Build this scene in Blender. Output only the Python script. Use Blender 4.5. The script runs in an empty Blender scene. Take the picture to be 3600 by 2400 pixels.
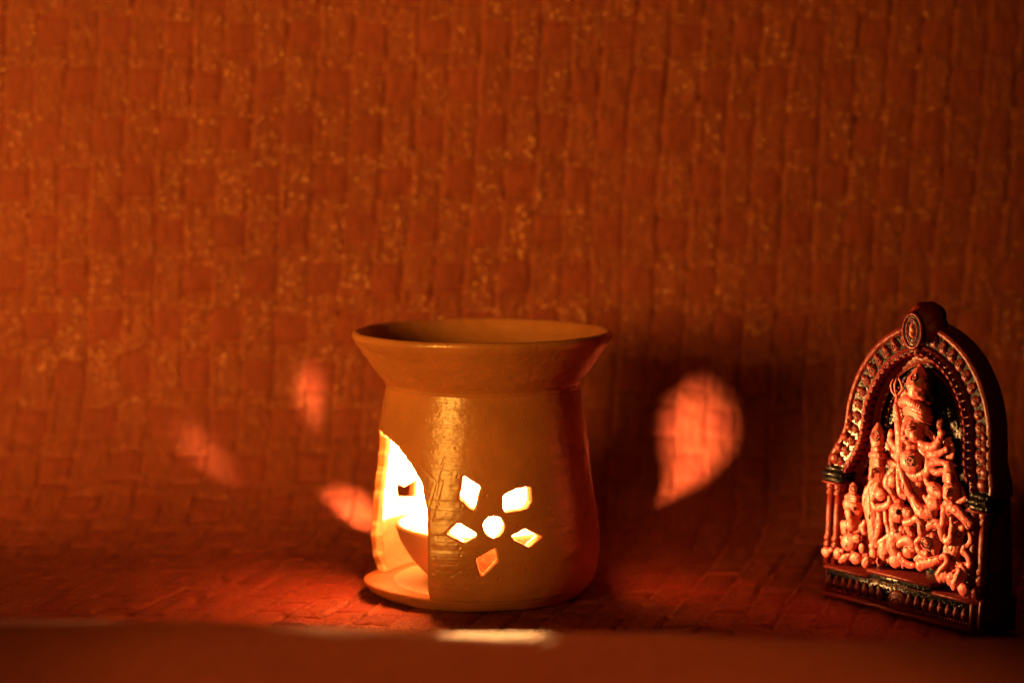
import bpy, bmesh, math, random
import numpy as np
from mathutils import Vector, Matrix
from mathutils.bvhtree import BVHTree

random.seed(7); RNG = np.random.default_rng(11)
S = 0.01                                   # everything below is in centimetres
R = math.radians
sc = bpy.context.scene
col = sc.collection

# ------------------------------------------------------------------ camera
CAM_H, PITCH, LENS = 17.0, 5.9, 70.0
cd = bpy.data.cameras.new('camera'); cam = bpy.data.objects.new('camera', cd); col.objects.link(cam)
cam.location = (0, 0, CAM_H * S); cam.rotation_euler = (R(90 - PITCH), 0, 0)
cd.lens = LENS; cd.sensor_width = 36; cd.clip_start = 0.02; cd.clip_end = 20
cd.dof.use_dof = True; cd.dof.focus_distance = 0.700; cd.dof.aperture_fstop = 6.3
sc.camera = cam

# ------------------------------------------------------------------ world, lamps, exposure
w = bpy.data.worlds.new('World'); sc.world = w; w.use_nodes = True
w.node_tree.nodes['Background'].inputs[0].default_value = (1.0, 0.36, 0.12, 1)
w.node_tree.nodes['Background'].inputs[1].default_value = 0.005
sc.view_settings.view_transform = 'Standard'; sc.view_settings.look = 'None'
sc.view_settings.exposure = 0; sc.view_settings.gamma = 1
sc.cycles.use_denoising = True
sc.cycles.max_bounces = 12; sc.cycles.diffuse_bounces = 9; sc.cycles.glossy_bounces = 4
sc.cycles.sample_clamp_indirect = 6.0; sc.cycles.caustics_reflective = False; sc.cycles.caustics_refractive = False
POT = (-1.10, 73.7)                        # axis of the burner on the ground
ld = bpy.data.lights.new('amber_lamp', 'SPOT'); lo = bpy.data.objects.new('amber_lamp', ld); col.objects.link(lo)
ld.shadow_soft_size = 0.155; ld.spot_size = R(41); ld.spot_blend = 0.22; ld.energy = 50; ld.color = (1.0, 0.43, 0.05)
AZ, DIST, LZ = R(41), 92.0, 21.5
lp = Vector((POT[0] - DIST * math.sin(AZ), POT[1] - DIST * math.cos(AZ), LZ)) * S
lo.location = lp
lo.rotation_euler = Vector((math.sin(R(26)) * math.cos(R(2.5)), math.cos(R(26)) * math.cos(R(2.5)), -math.sin(R(2.5)))).to_track_quat('-Z', 'Y').to_euler()
l2 = bpy.data.lights.new('fold_fill', 'SPOT'); o2 = bpy.data.objects.new('fold_fill', l2); col.objects.link(o2)
l2.energy = 5.0; l2.color = (1.0, 0.43, 0.06); l2.shadow_soft_size = 0.03; l2.spot_size = R(40); l2.spot_blend = 0.7
o2.location = (0.0, 0.40, 0.46); o2.rotation_euler = (R(4), 0, 0)   # added fill light to brighten the front fold, no real lamp there
FLAME = (POT[0] + 0.35, POT[1] + 1.8, 3.0) # where the oil lamp's flame stands
FLAME_COL, FLAME_STRENGTH = (1.0, 0.45, 0.13), 74000.0

# ------------------------------------------------------------------ helpers
def cam_ray(x, y):
    """direction in world space through pixel x, y of the 3600 x 2400 photograph"""
    f = LENS / 36 * 3600; p = R(PITCH)
    fw = Vector((0, math.cos(p), -math.sin(p))); up = Vector((0, math.sin(p), math.cos(p)))
    return (fw * f + Vector((1, 0, 0)) * (x - 1800) + up * (1200 - y)).normalized()
CAM = Vector((0, 0, CAM_H))

def link(name, me, mats, parent=None, smooth=True):
    o = bpy.data.objects.new(name, me); col.objects.link(o)
    for m in (mats if isinstance(mats, (list, tuple)) else [mats]):
        me.materials.append(m)
    if smooth and len(me.polygons):
        me.polygons.foreach_set('use_smooth', [True] * len(me.polygons))
    if parent: o.parent = parent
    return o

def mesh_from(verts, faces, name='m'):
    me = bpy.data.meshes.new(name)
    me.from_pydata([tuple(c * S for c in v) for v in verts], [], faces); me.update()
    return me

def empty(name, loc, label, cat, rz=0):
    o = bpy.data.objects.new(name, None); col.objects.link(o)
    o.location = [c * S for c in loc]; o.rotation_euler = (0, 0, rz); o.empty_display_size = 0.01
    o['label'] = label; o['category'] = cat
    return o

def lathe(profile, n=128, closed_axis=True):
    """profile (r, z) from the axis to the axis or a closed loop -> verts, faces"""
    V, F = [], []; rings = []
    for r, z in profile:
        if r < 1e-6:
            rings.append([len(V)]); V.append((0, 0, z))
        else:
            rings.append(list(range(len(V), len(V) + n)))
            V += [(r * math.sin(2 * math.pi * k / n), -r * math.cos(2 * math.pi * k / n), z) for k in range(n)]
    pairs = list(zip(rings, rings[1:]))
    if not closed_axis: pairs.append((rings[-1], rings[0]))
    for a, b in pairs:
        for k in range(n):
            j = (k + 1) % n
            if len(a) == 1 and len(b) == 1: continue
            if len(a) == 1: F.append((a[0], b[j], b[k]))
            elif len(b) == 1: F.append((a[k], a[j], b[0]))
            else: F.append((a[k], a[j], b[j], b[k]))
    return V, F

def smooth_profile(pts, n):
    P = np.array(pts, float); Q = []
    for i in range(len(P) - 1):
        p0, p1, p2, p3 = P[max(i - 1, 0)], P[i], P[i + 1], P[min(i + 2, len(P) - 1)]
        for k in range(n):
            t = k / n
            Q.append(0.5 * ((2 * p1) + (p2 - p0) * t + (2 * p0 - 5 * p1 + 4 * p2 - p3) * t * t + (3 * p1 - p0 - 3 * p2 + p3) * t ** 3))
    Q.append(P[-1]); return [tuple(q) for q in Q]

def clay(me, voxel, smooth=2, cutter=None):
    """fuse closed shells into one clay-like skin (optionally cut first); returns a new mesh"""
    o = bpy.data.objects.new('tmp', me); col.objects.link(o); co = None
    if cutter is not None:
        co = bpy.data.objects.new('tmp_cut', cutter); col.objects.link(co)
        b = o.modifiers.new('b', 'BOOLEAN'); b.operation = 'DIFFERENCE'; b.object = co; b.solver = 'EXACT'
        b.use_self = True
    m = o.modifiers.new('r', 'REMESH'); m.mode = 'VOXEL'; m.voxel_size = voxel * S; m.use_smooth_shade = True
    if smooth:
        s = o.modifiers.new('s', 'SMOOTH'); s.factor = 0.5; s.iterations = smooth
    dg = bpy.context.evaluated_depsgraph_get(); dg.update()
    out = bpy.data.meshes.new_from_object(o.evaluated_get(dg))
    out.materials.clear()
    for t in (o, co):
        if t: bpy.data.objects.remove(t)
    return out

# ------------------------------------------------------------------ materials
class NT:
    def __init__(s, name):
        s.m = bpy.data.materials.new(name); s.m.use_nodes = True; s.t = s.m.node_tree; s.N = s.t.nodes
        s.b = s.N['Principled BSDF']; s.out = s.N['Material Output']
        s.co = s.N.new('ShaderNodeTexCoord').outputs['Object']
    def n(s, typ, **kw):
        nd = s.N.new(typ)
        for k, v in kw.items():
            if k.startswith('_'): setattr(nd, k[1:], v)
            else:
                key = k.replace('__', ' ')
                sock = nd.inputs[int(key[1:])] if key[0] == 'i' and key[1:].isdigit() else nd.inputs[key]
                if hasattr(v, 'links'): s.t.links.new(v, sock)
                else: sock.default_value = v
        return nd
    def mapped(s, scale, src=None):
        return s.n('ShaderNodeMapping', Vector=src or s.co, Scale=scale).outputs[0]
    def noise(s, scale, detail=4, rough=0.55, vec=None):
        return s.n('ShaderNodeTexNoise', Vector=vec or s.co, Scale=scale, Detail=detail, Roughness=rough).outputs['Fac']
    def ramp(s, fac, *stops):
        nd = s.n('ShaderNodeValToRGB', Fac=fac); e = nd.color_ramp.elements
        while len(e) < len(stops): e.new(0.5)
        for el, (p, c) in zip(e, stops):
            el.position = p; el.color = (c, c, c, 1) if not hasattr(c, '__len__') else (*c, 1)
        return nd.outputs[0]
    def mix(s, fac, a, b, mode='MIX'):
        nd = s.n('ShaderNodeMix', _data_type='RGBA', _blend_type=mode)
        for i, v in ((0, fac), (6, a), (7, b)):
            if hasattr(v, 'links'): s.t.links.new(v, nd.inputs[i])
            else: nd.inputs[i].default_value = v if i == 0 else ((*v, 1) if len(v) == 3 else v)
        return nd.outputs[2]
    def math(s, op, a, b=0.0, c=0.0):
        nd = s.n('ShaderNodeMath', _operation=op)
        for i, v in enumerate((a, b, c)):
            if hasattr(v, 'links'): s.t.links.new(v, nd.inputs[i])
            else: nd.inputs[i].default_value = v
        return nd.outputs[0]
    def bump(s, h, strength, dist, normal=None):
        nd = s.n('ShaderNodeBump', Height=h, Strength=strength, Distance=dist)
        if normal: s.t.links.new(normal, nd.inputs['Normal'])
        return nd.outputs[0]
    def set(s, **kw):
        for k, v in kw.items():
            k = k.replace('__', ' ')
            if hasattr(v, 'links'): s.t.links.new(v, s.b.inputs[k])
            else: s.b.inputs[k].default_value = (*v, 1) if hasattr(v, '__len__') and len(v) == 3 else v
        return s.m

def mat_terracotta(name, base, rough, spec=0.5, lit_inside=None):
    m = NT(name)
    big = m.noise(35, 5); fine = m.noise(420, 4)
    rings = m.noise(1.0, 5, 0.6, m.mapped((22, 22, 900)))
    c = m.mix(m.ramp(big, (0.3, 0.0), (0.75, 1.0)), tuple(x * 0.74 for x in base), tuple(min(1, x * 1.12) for x in base))
    c = m.mix(m.ramp(m.noise(700, 2), (0.70, 0.0), (0.78, 0.5)), c, tuple(x * 0.35 for x in base))
    r = m.math('ADD', m.math('MULTIPLY', big, 0.16), rough - 0.08)
    nrm = m.bump(rings, 0.3, 0.0006)
    scr = m.n('ShaderNodeTexVoronoi', Vector=m.mapped((60, 60, 240)), Scale=3.0).outputs['Distance']
    nrm = m.bump(m.ramp(scr, (0.0, 0.0), (0.12, 1.0)), 0.28, 0.0003, nrm)
    nrm = m.bump(fine, 0.4, 0.0004, nrm)
    pits = m.n('ShaderNodeTexVoronoi', Vector=m.co, Scale=230.0).outputs['Distance']
    nrm = m.bump(m.ramp(pits, (0.05, 0.0), (0.16, 1.0)), 0.22, 0.0004, nrm)
    if lit_inside:                         # slip colour outside; cavity painted paler to carry the flame's light
        p = m.n('ShaderNodeSeparateXYZ', Vector=m.co)
        rad = m.math('SQRT', m.math('ADD', m.math('MULTIPLY', p.outputs[0], p.outputs[0]), m.math('MULTIPLY', p.outputs[1], p.outputs[1])))
        lim = m.math('MINIMUM', lit_inside, m.math('SUBTRACT', 0.0449, m.math('MULTIPLY', p.outputs[2], 0.142)))
        lim = m.math('MINIMUM', lim, m.math('ADD', 0.0367, m.math('MULTIPLY', p.outputs[2], 0.4)))
        c = m.mix(m.n('ShaderNodeMapRange', Value=m.math('SUBTRACT', rad, lim), From__Min=-0.0004, From__Max=0.0004).outputs[0], (0.90, 0.78, 0.64), c)
    return m.set(Base__Color=c, Roughness=r, Normal=nrm, Specular__IOR__Level=spec)

def mat_cloth():
    m = NT('cloth')
    tone = m.noise(16, 5)
    fib = m.noise(1.0, 6, 0.65, m.mapped((520, 160, 160)))
    base = m.mix(m.ramp(tone, (0.3, 0.0), (0.7, 1.0)), (0.22, 0.043, 0.035), (0.30, 0.062, 0.046))
    strip = m.n('ShaderNodeAttribute', _attribute_name='upright').outputs['Fac']
    base = m.mix(m.math('MULTIPLY', strip, 0.34), base, m.mix(m.ramp(m.noise(1.0, 5, 0.7, m.mapped((420, 130, 130))), (0.35, 0.0), (0.7, 1.0)), (0.17, 0.040, 0.026), (0.42, 0.120, 0.058)))
    base = m.mix(m.ramp(fib, (0.35, 0.0), (0.65, 1.0)), m.mix(0.5, base, (0.14, 0.03, 0.02)), base)
    nrm = m.bump(fib, 0.45, 0.0007)
    nrm = m.bump(m.noise(300, 5, 0.7), 0.4, 0.0008, nrm)
    # metallic flecks woven into the cloth: each cell its own tilt
    vor = m.n('ShaderNodeTexVoronoi', Vector=m.mapped((1, 1, 0.62)), Scale=1500.0)
    tilt = m.n('ShaderNodeVectorMath', _operation='SUBTRACT', i0=vor.outputs['Color'], i1=(0.5, 0.5, 0.5)).outputs[0]
    geo = m.n('ShaderNodeNewGeometry').outputs['Normal']
    tv = m.n('ShaderNodeVectorMath', _operation='SCALE', i0=tilt, Scale=1.35).outputs[0]
    fn = m.n('ShaderNodeVectorMath', _operation='ADD', i0=geo, i1=tv).outputs[0]
    fn = m.n('ShaderNodeVectorMath', _operation='NORMALIZE', i0=fn).outputs[0]
    fleck = m.n('ShaderNodeBsdfPrincipled')
    fleck.inputs['Base Color'].default_value = (0.8, 0.45, 0.25, 1); fleck.inputs['Metallic'].default_value = 1.0
    fleck.inputs['Roughness'].default_value = 0.42
    m.t.links.new(fn, fleck.inputs['Normal'])
    sep = m.n('ShaderNodeSeparateColor', Color=vor.outputs['Color'])
    patch = m.ramp(m.noise(30, 3), (0.35, 0.35), (0.65, 1.0))
    strip = m.n('ShaderNodeAttribute', _attribute_name='upright').outputs['Fac']
    mask = m.math('MULTIPLY', m.math('ADD', 0.08, m.math('MULTIPLY', strip, 0.92)), m.ramp(sep.outputs[2], (0.50, 0.0), (0.52, 1.0)))
    mask = m.math('MULTIPLY', mask, patch)
    m.set(Base__Color=base, Roughness=0.72, Normal=nrm, Specular__IOR__Level=0.2)
    mx = m.n('ShaderNodeMixShader', i0=m.math('MULTIPLY', mask, 0.12))
    m.t.links.new(m.b.outputs[0], mx.inputs[1]); m.t.links.new(fleck.outputs[0], mx.inputs[2])
    m.t.links.new(mx.outputs[0], m.out.inputs[0])
    return m.m

def mat_glaze(name, base, rough=0.25, bump=0.3, paint_and_shade=False, speck=False, coat=0.35, spec=0.4):
    m = NT(name)
    big = m.noise(120, 4)
    c = m.mix(m.ramp(big, (0.3, 0.0), (0.7, 1.0)), tuple(x * 0.75 for x in base), tuple(min(1, x * 1.1) for x in base))
    if paint_and_shade:                        # maker's black paint on the ground between figures; right sides' shade painted in
        y = m.n('ShaderNodeSeparateXYZ', Vector=m.co).outputs[1]
        d = m.math('ADD', y, m.math('MULTIPLY', m.math('SUBTRACT', m.noise(260, 3), 0.5), 0.003))
        gn = m.n('ShaderNodeSeparateXYZ', Vector=m.n('ShaderNodeTexCoord').outputs['Normal'])
        brush = m.noise(1.0, 3, 0.6, m.mapped((350, 350, 1500)))
        side = m.math('ADD', m.math('ADD', gn.outputs[0], m.math('MULTIPLY', gn.outputs[1], 0.6)), m.math('MULTIPLY', m.math('SUBTRACT', brush, 0.5), 0.9))
        side = m.math('MULTIPLY', m.n('ShaderNodeMapRange', Value=side, From__Min=paint_and_shade[0], From__Max=paint_and_shade[1]).outputs[0], m.n('ShaderNodeMapRange', Value=y, From__Min=paint_and_shade[2], From__Max=paint_and_shade[3]).outputs[0])
        deep = m.n('ShaderNodeMapRange', Value=d, From__Min=0.0070, From__Max=0.0084).outputs[0]
        c = m.mix(m.math('MAXIMUM', side, deep), c, (0.008, 0.007, 0.005))
    nrm = m.bump(m.noise(520, 4, 0.6), bump, 0.0005)
    if speck:
        v = m.n('ShaderNodeTexVoronoi', Vector=m.co, Scale=850.0).outputs['Distance']
        nrm = m.bump(m.ramp(v, (0.0, 1.0), (0.5, 0.0)), 0.9, 0.0006, nrm)
    return m.set(Base__Color=c, Roughness=rough, Normal=nrm, Specular__IOR__Level=spec, Coat__Weight=coat, Coat__Roughness=0.15)

M_POT = mat_terracotta('terracotta_slip', (0.58, 0.225, 0.092), 0.28, 0.8)
M_POT_BODY = mat_terracotta('terracotta_slip_lit_inside', (0.58, 0.225, 0.092), 0.28, 0.8, 0.0418)
M_POT_BASE = mat_terracotta('terracotta_base', (0.58, 0.225, 0.092), 0.45, 0.5, 0.0335)
M_DIYA = mat_terracotta('terracotta_red', (0.50, 0.21, 0.13), 0.6, 0.3)
M_CLOTH = mat_cloth()
M_FIG = mat_glaze('glazed_terracotta', (0.50, 0.086, 0.076), 0.50, 0.45, paint_and_shade=(0.95, 1.25, 0.0015, 0.004), coat=0.04, spec=0.3)
M_CROWN = mat_glaze('glazed_terracotta_half_shaded', (0.50, 0.086, 0.076), 0.45, 0.35, paint_and_shade=(0.40, 0.55, 0.0006, 0.0016), coat=0.12)  # right half blackened in colour to stand for the crown's shaded side
M_RED = mat_glaze('dark_red_lacquer', (0.105, 0.010, 0.008), 0.34, 0.9, coat=0.0, spec=0.10)
M_BLACK = mat_glaze('black_lacquer', (0.006, 0.005, 0.004), 0.3, 0.6, coat=0.0, spec=0.25)
M_SPECK = mat_glaze('black_speckled_lacquer', (0.006, 0.005, 0.004), 0.26, 0.3, speck=True, coat=0.0, spec=0.16)
m = NT('lamp_oil'); M_OIL = m.set(Base__Color=(0.75, 0.55, 0.25), Roughness=0.12)
m = NT('charred_wick'); M_WICK = m.set(Base__Color=m.mix(m.noise(900), (0.03, 0.025, 0.02), (0.35, 0.28, 0.2)), Roughness=0.9)
m = NT('flame'); m.t.nodes.remove(m.b)
em = m.n('ShaderNodeEmission', Color=(*FLAME_COL, 1), Strength=FLAME_STRENGTH); m.t.links.new(em.outputs[0], m.out.inputs[0]); M_FLAME = m.m

# ------------------------------------------------------------------ the cloth: front fold, ground, sweep and wall in one sheet
WALL_Y, SWEEP = 86.5, 7.5
def vnoise(x, y, seed):
    xi, yi = np.floor(x).astype(int), np.floor(y).astype(int); fx, fy = x - xi, y - yi
    fx = fx * fx * (3 - 2 * fx); fy = fy * fy * (3 - 2 * fy)
    def h(a, b):
        n = (a * 374761393 + b * 668265263 + seed * 974634777) & 0xffffffff
        n = ((n ^ (n >> 13)) * 1274126177) & 0xffffffff
        return ((n ^ (n >> 16)) & 0xffff) / 65535.0
    return (h(xi, yi) * (1 - fx) + h(xi + 1, yi) * fx) * (1 - fy) + (h(xi, yi + 1) * (1 - fx) + h(xi + 1, yi + 1) * fx) * fy
def hash01(a, b, seed):
    n = (a.astype(np.int64) * 374761393 + b.astype(np.int64) * 668265263 + seed * 974634777) & 0xffffffff
    n = ((n ^ (n >> 13)) * 1274126177) & 0xffffffff
    return ((n ^ (n >> 16)) & 0xffff) / 65535.0
def cloth():
    prof = smooth_profile([(8, -7), (20, -5.0), (32, -0.6), (38, 2.2), (42, 3.3), (45.5, 3.72), (47.5, 3.80), (49.5, 3.74), (51.4, 3.57), (52.7, 3.30), (53.6, 2.75), (54.5, 1.6), (56, 0.12), (59, 0.0), (62, 0.0)], 24)
    prof += [(y, 0.0) for y in np.linspace(62.5, WALL_Y - SWEEP, 30)]
    prof += [(WALL_Y - SWEEP + SWEEP * math.sin(a), SWEEP - SWEEP * math.cos(a)) for a in np.linspace(0.05, math.pi / 2, 30)]
    prof += [(WALL_Y, z) for z in np.linspace(SWEEP + 0.3, 44, 60)]
    P = np.array(prof); seg = np.hypot(*np.diff(P, axis=0).T); arc = np.concatenate([[0], np.cumsum(seg)])
    step = 0.125; ns = int(arc[-1] / step); s = np.linspace(0, arc[-1], ns)
    py = np.interp(s, arc, P[:, 0]); pz = np.interp(s, arc, P[:, 1])
    ty, tz = np.gradient(py), np.gradient(pz); l = np.hypot(ty, tz); ty, tz = ty / l, tz / l
    ny, nz = -tz, ty                                        # towards the room
    nx = int(76 / step); xs = np.linspace(-38, 38, nx)
    X, SS = np.meshgrid(xs, s)
    # plain weave of flat strips: cells 1.36 wide and 2.1 high, every second one with the upright strip on top
    s0 = float(np.interp(WALL_Y - SWEEP, P[:, 0], arc)) + 4.0
    U = X - 0.30 * np.minimum(0, SS - s0) - 0.062 * np.maximum(0, SS - s0)
    wx = U + 0.35 * (vnoise(U * 0.3, SS * 0.16, 1) - 0.5) + 0.10 * (vnoise(U * 1.0, SS * 0.7, 2) - 0.5)
    ws = SS + 0.45 * (vnoise(U * 0.3, SS * 0.22, 3) - 0.5) + 0.16 * (vnoise(U * 0.74, SS * 0.5, 4) - 0.5)
    cx = wx / 1.36; ci = np.floor(cx); fx = cx - ci
    cs = ws / 2.10; si = np.floor(cs); fs = cs - si
    jit = 0.7 + 1.0 * hash01(ci, si, 6)
    flatstrip = ((ci + si) % 2 > 0.5) & (np.abs(fs - 0.5) < 0.31)      # where the crosswise strip lies on top
    fh = np.clip((fs - 0.5) / 0.62 + 0.5, 0, 1)
    hv = 0.075 * jit * np.where((ci + si) % 2 < 0.5, 1.0, np.clip(np.abs(fs - 0.5) / 0.5, 0, 1)) + 0.06 * np.exp(-((fx - 0.09) / 0.06) ** 2) * jit - 0.02 * (2 * fx - 1) ** 2
    hh = 0.045 + 0.05 * jit * np.sqrt(np.clip(np.sin(np.pi * fx), 0, 1)) - 0.02 * np.abs(2 * fh - 1) ** 6
    h = np.where(flatstrip, hh, hv)
    h += np.where(flatstrip, (fh - 0.5) * (hash01(ci, si, 10) - 0.6) * 0.16, (fx - 0.5) * (hash01(ci, si, 9) - 0.5) * 0.26)
    ev = np.minimum(fx, 1 - fx) * 1.36; eh = np.where((ci + si) % 2 > 0.5, np.abs(np.abs(fs - 0.5) - 0.31) * 2.1, 9.0)
    h -= 0.18 * np.exp(-(ev / 0.055) ** 2) * (0.3 + 0.7 * hash01(ci, si, 7)) + 0.21 * np.exp(-(eh / 0.065) ** 2) * (0.2 + 0.8 * hash01(ci, si, 17))
    up = (~flatstrip).astype(np.float32) * np.clip((np.interp(SS, arc, P[:, 0]) - 57.0) / 2, 0, 1)
    h += 0.05 * (vnoise(U * 6.5, SS * 2.0, 12) - 0.5) + 0.022 * (vnoise(U * 3.0, SS * 4.0, 13) - 0.5) + 0.045 * (vnoise((U + SS * 0.45) * 7, SS * 2.0, 14) - 0.5) + 0.035 * up * (vnoise((U + SS * 0.5) * 11, SS * 3.5, 16) - 0.5)
    h += 0.30 * (vnoise(X * 0.16, SS * 0.12, 15) - 0.5)
    fold = np.clip((58 - np.interp(SS, arc, P[:, 0])) / 4, 0, 1)
    flat = np.interp(SS, arc, P[:, 0]); onwall = np.clip((np.interp(SS, arc, P[:, 1]) - 1.0) / 4, 0, 1) * (flat > 60)
    h *= (0.85 + 0.15 * onwall) * np.clip((flat - 53.0) / 4.0 + 0.22, 0.22, 1)
    h -= h.max() * 0 + 0.0
    h -= 0.12 * (1 - onwall)                                # things stand on z = 0
    # the top of the fold slopes a little from one end to the other
    crest = np.exp(-((flat - 52.0) / 5.0) ** 2) * (flat < 57.5)
    lift = np.clip((-18.0 - X) / 11.0, 0, 1); lift = lift * lift * (3 - 2 * lift)  # unseen left end raised, shaped to shade the ground from the amber lamp
    dz = crest * (-0.22 * np.tanh((X + 5.5) / 5.0) - 0.16 * np.clip((X - 4) / 6, 0, 1) + 0.03 * np.sin(X * 0.6) + 3.0 * lift + 0.62)
    co = np.stack([X, py[:, None] + ny[:, None] * h, pz[:, None] + nz[:, None] * h + dz], -1).reshape(-1, 3) * S
    idx = np.arange(ns * nx).reshape(ns, nx)
    q = np.stack([idx[:-1, :-1], idx[:-1, 1:], idx[1:, 1:], idx[1:, :-1]], -1).reshape(-1, 4)
    me = bpy.data.meshes.new('cloth'); me.vertices.add(len(co)); me.vertices.foreach_set('co', co.ravel().astype(np.float32))
    me.loops.add(q.size); me.loops.foreach_set('vertex_index', q.ravel().astype(np.int32))
    me.polygons.add(len(q)); me.polygons.foreach_set('loop_start', np.arange(0, q.size, 4, dtype=np.int32))
    me.update(calc_edges=True)
    at = me.attributes.new('upright', 'FLOAT', 'POINT'); at.data.foreach_set('value', up.ravel().astype(np.float32))
    o = link('backdrop_cloth', me, M_CLOTH)
    o['kind'] = 'structure'; o['label'] = 'crinkled red orange cloth sweeping from the ground up the wall'
cloth()

# ------------------------------------------------------------------ the burner
OUTER = smooth_profile([(4.10, 0.45), (4.19, 0.62), (4.31, 1.0), (4.38, 1.6), (4.39, 2.2), (4.30, 3.2), (4.13, 4.5), (3.96, 5.6), (3.80, 6.6), (3.66, 7.4), (3.58, 7.84)], 5)
def r_at(z):
    z = min(max(z, OUTER[0][1]), OUTER[-1][1])
    return float(np.interp(z, [p[1] for p in OUTER], [p[0] for p in OUTER]))
def on_pot(x, y, front=True):
    """azimuth (0 towards the camera, negative to its left) and height where the view ray meets the burner's outer wall"""
    d = cam_ray(x, y); z = 3.0
    for _ in range(30):
        r = r_at(z); ox, oy = CAM.x - POT[0], CAM.y - POT[1]
        a = d.x ** 2 + d.y ** 2; b = ox * d.x + oy * d.y; c = ox * ox + oy * oy - r * r
        t = (-b - math.sqrt(max(b * b - a * c, 0.0))) / a
        px, py, z = ox + d.x * t, oy + d.y * t, CAM.z + d.z * t
    return math.atan2(px, -py), z
def cyl(az, r, z): return (r * math.sin(az), -r * math.cos(az), z)
def prism(V, F, poly, r0, r1, grow0=1.0):
    """closed radial cutter through the wall from an (azimuth, z) outline; inner end scaled by grow0"""
    n = len(poly); b = len(V); ca = sum(p[0] for p in poly) / n; cz = sum(p[1] for p in poly) / n
    for r, g in ((r0, grow0), (r1, 1.0)):
        V += [cyl(ca + (a - ca) * g, r, cz + (z - cz) * g) for a, z in poly]
    V += [cyl(ca, r0, cz), cyl(ca, r1, cz)]
    for k in range(n):
        j = (k + 1) % n
        F += [(b + k, b + j, b + n + j, b + n + k), (b + j, b + k, b + 2 * n), (b + n + k, b + n + j, b + 2 * n + 1)]
def rough_edge(poly, amp, sub=3):
    out = []
    for i in range(len(poly)):
        p, q = poly[i], poly[(i + 1) % len(poly)]
        for k in range(sub):
            t = k / sub; j = amp if k else amp * 0.3
            out.append((p[0] + (q[0] - p[0]) * t + random.uniform(-j, j) / 4.2, p[1] + (q[1] - p[1]) * t + random.uniform(-j, j)))
    return out
def sheet_at(x, y):
    """where photo pixel x, y meets the backdrop"""
    d = cam_ray(x, y); t = 75.0
    for _ in range(400):
        p = CAM + d * t; z = max(p.z, 0.0)
        yy = WALL_Y if z >= SWEEP else WALL_Y - SWEEP + math.sqrt(max(SWEEP ** 2 - (SWEEP - z) ** 2, 0))
        if p.y >= yy: break
        t += 0.05
    return p
def back_hole(pix, k0=1.0):
    """outline on the burner's far wall through which the flame throws the patch of light pix on the backdrop"""
    out = []
    for x, y in pix:
        t = sheet_at(x, y) - Vector(FLAME); k = 0.3
        for _ in range(30):
            p = Vector(FLAME) + t * k; rr = math.hypot(p.x - POT[0], p.y - POT[1]); k *= (r_at(p.z) - 0.25) / rr
        p = Vector(FLAME) + t * k
        out.append((math.atan2(p.x - POT[0], -(p.y - POT[1])), p.z))
    ca, cz = sum(q[0] for q in out) / len(out), sum(q[1] for q in out) / len(out)
    return [(ca + (a - ca) * k0, cz + (z - cz) * k0) for a, z in out]
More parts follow.
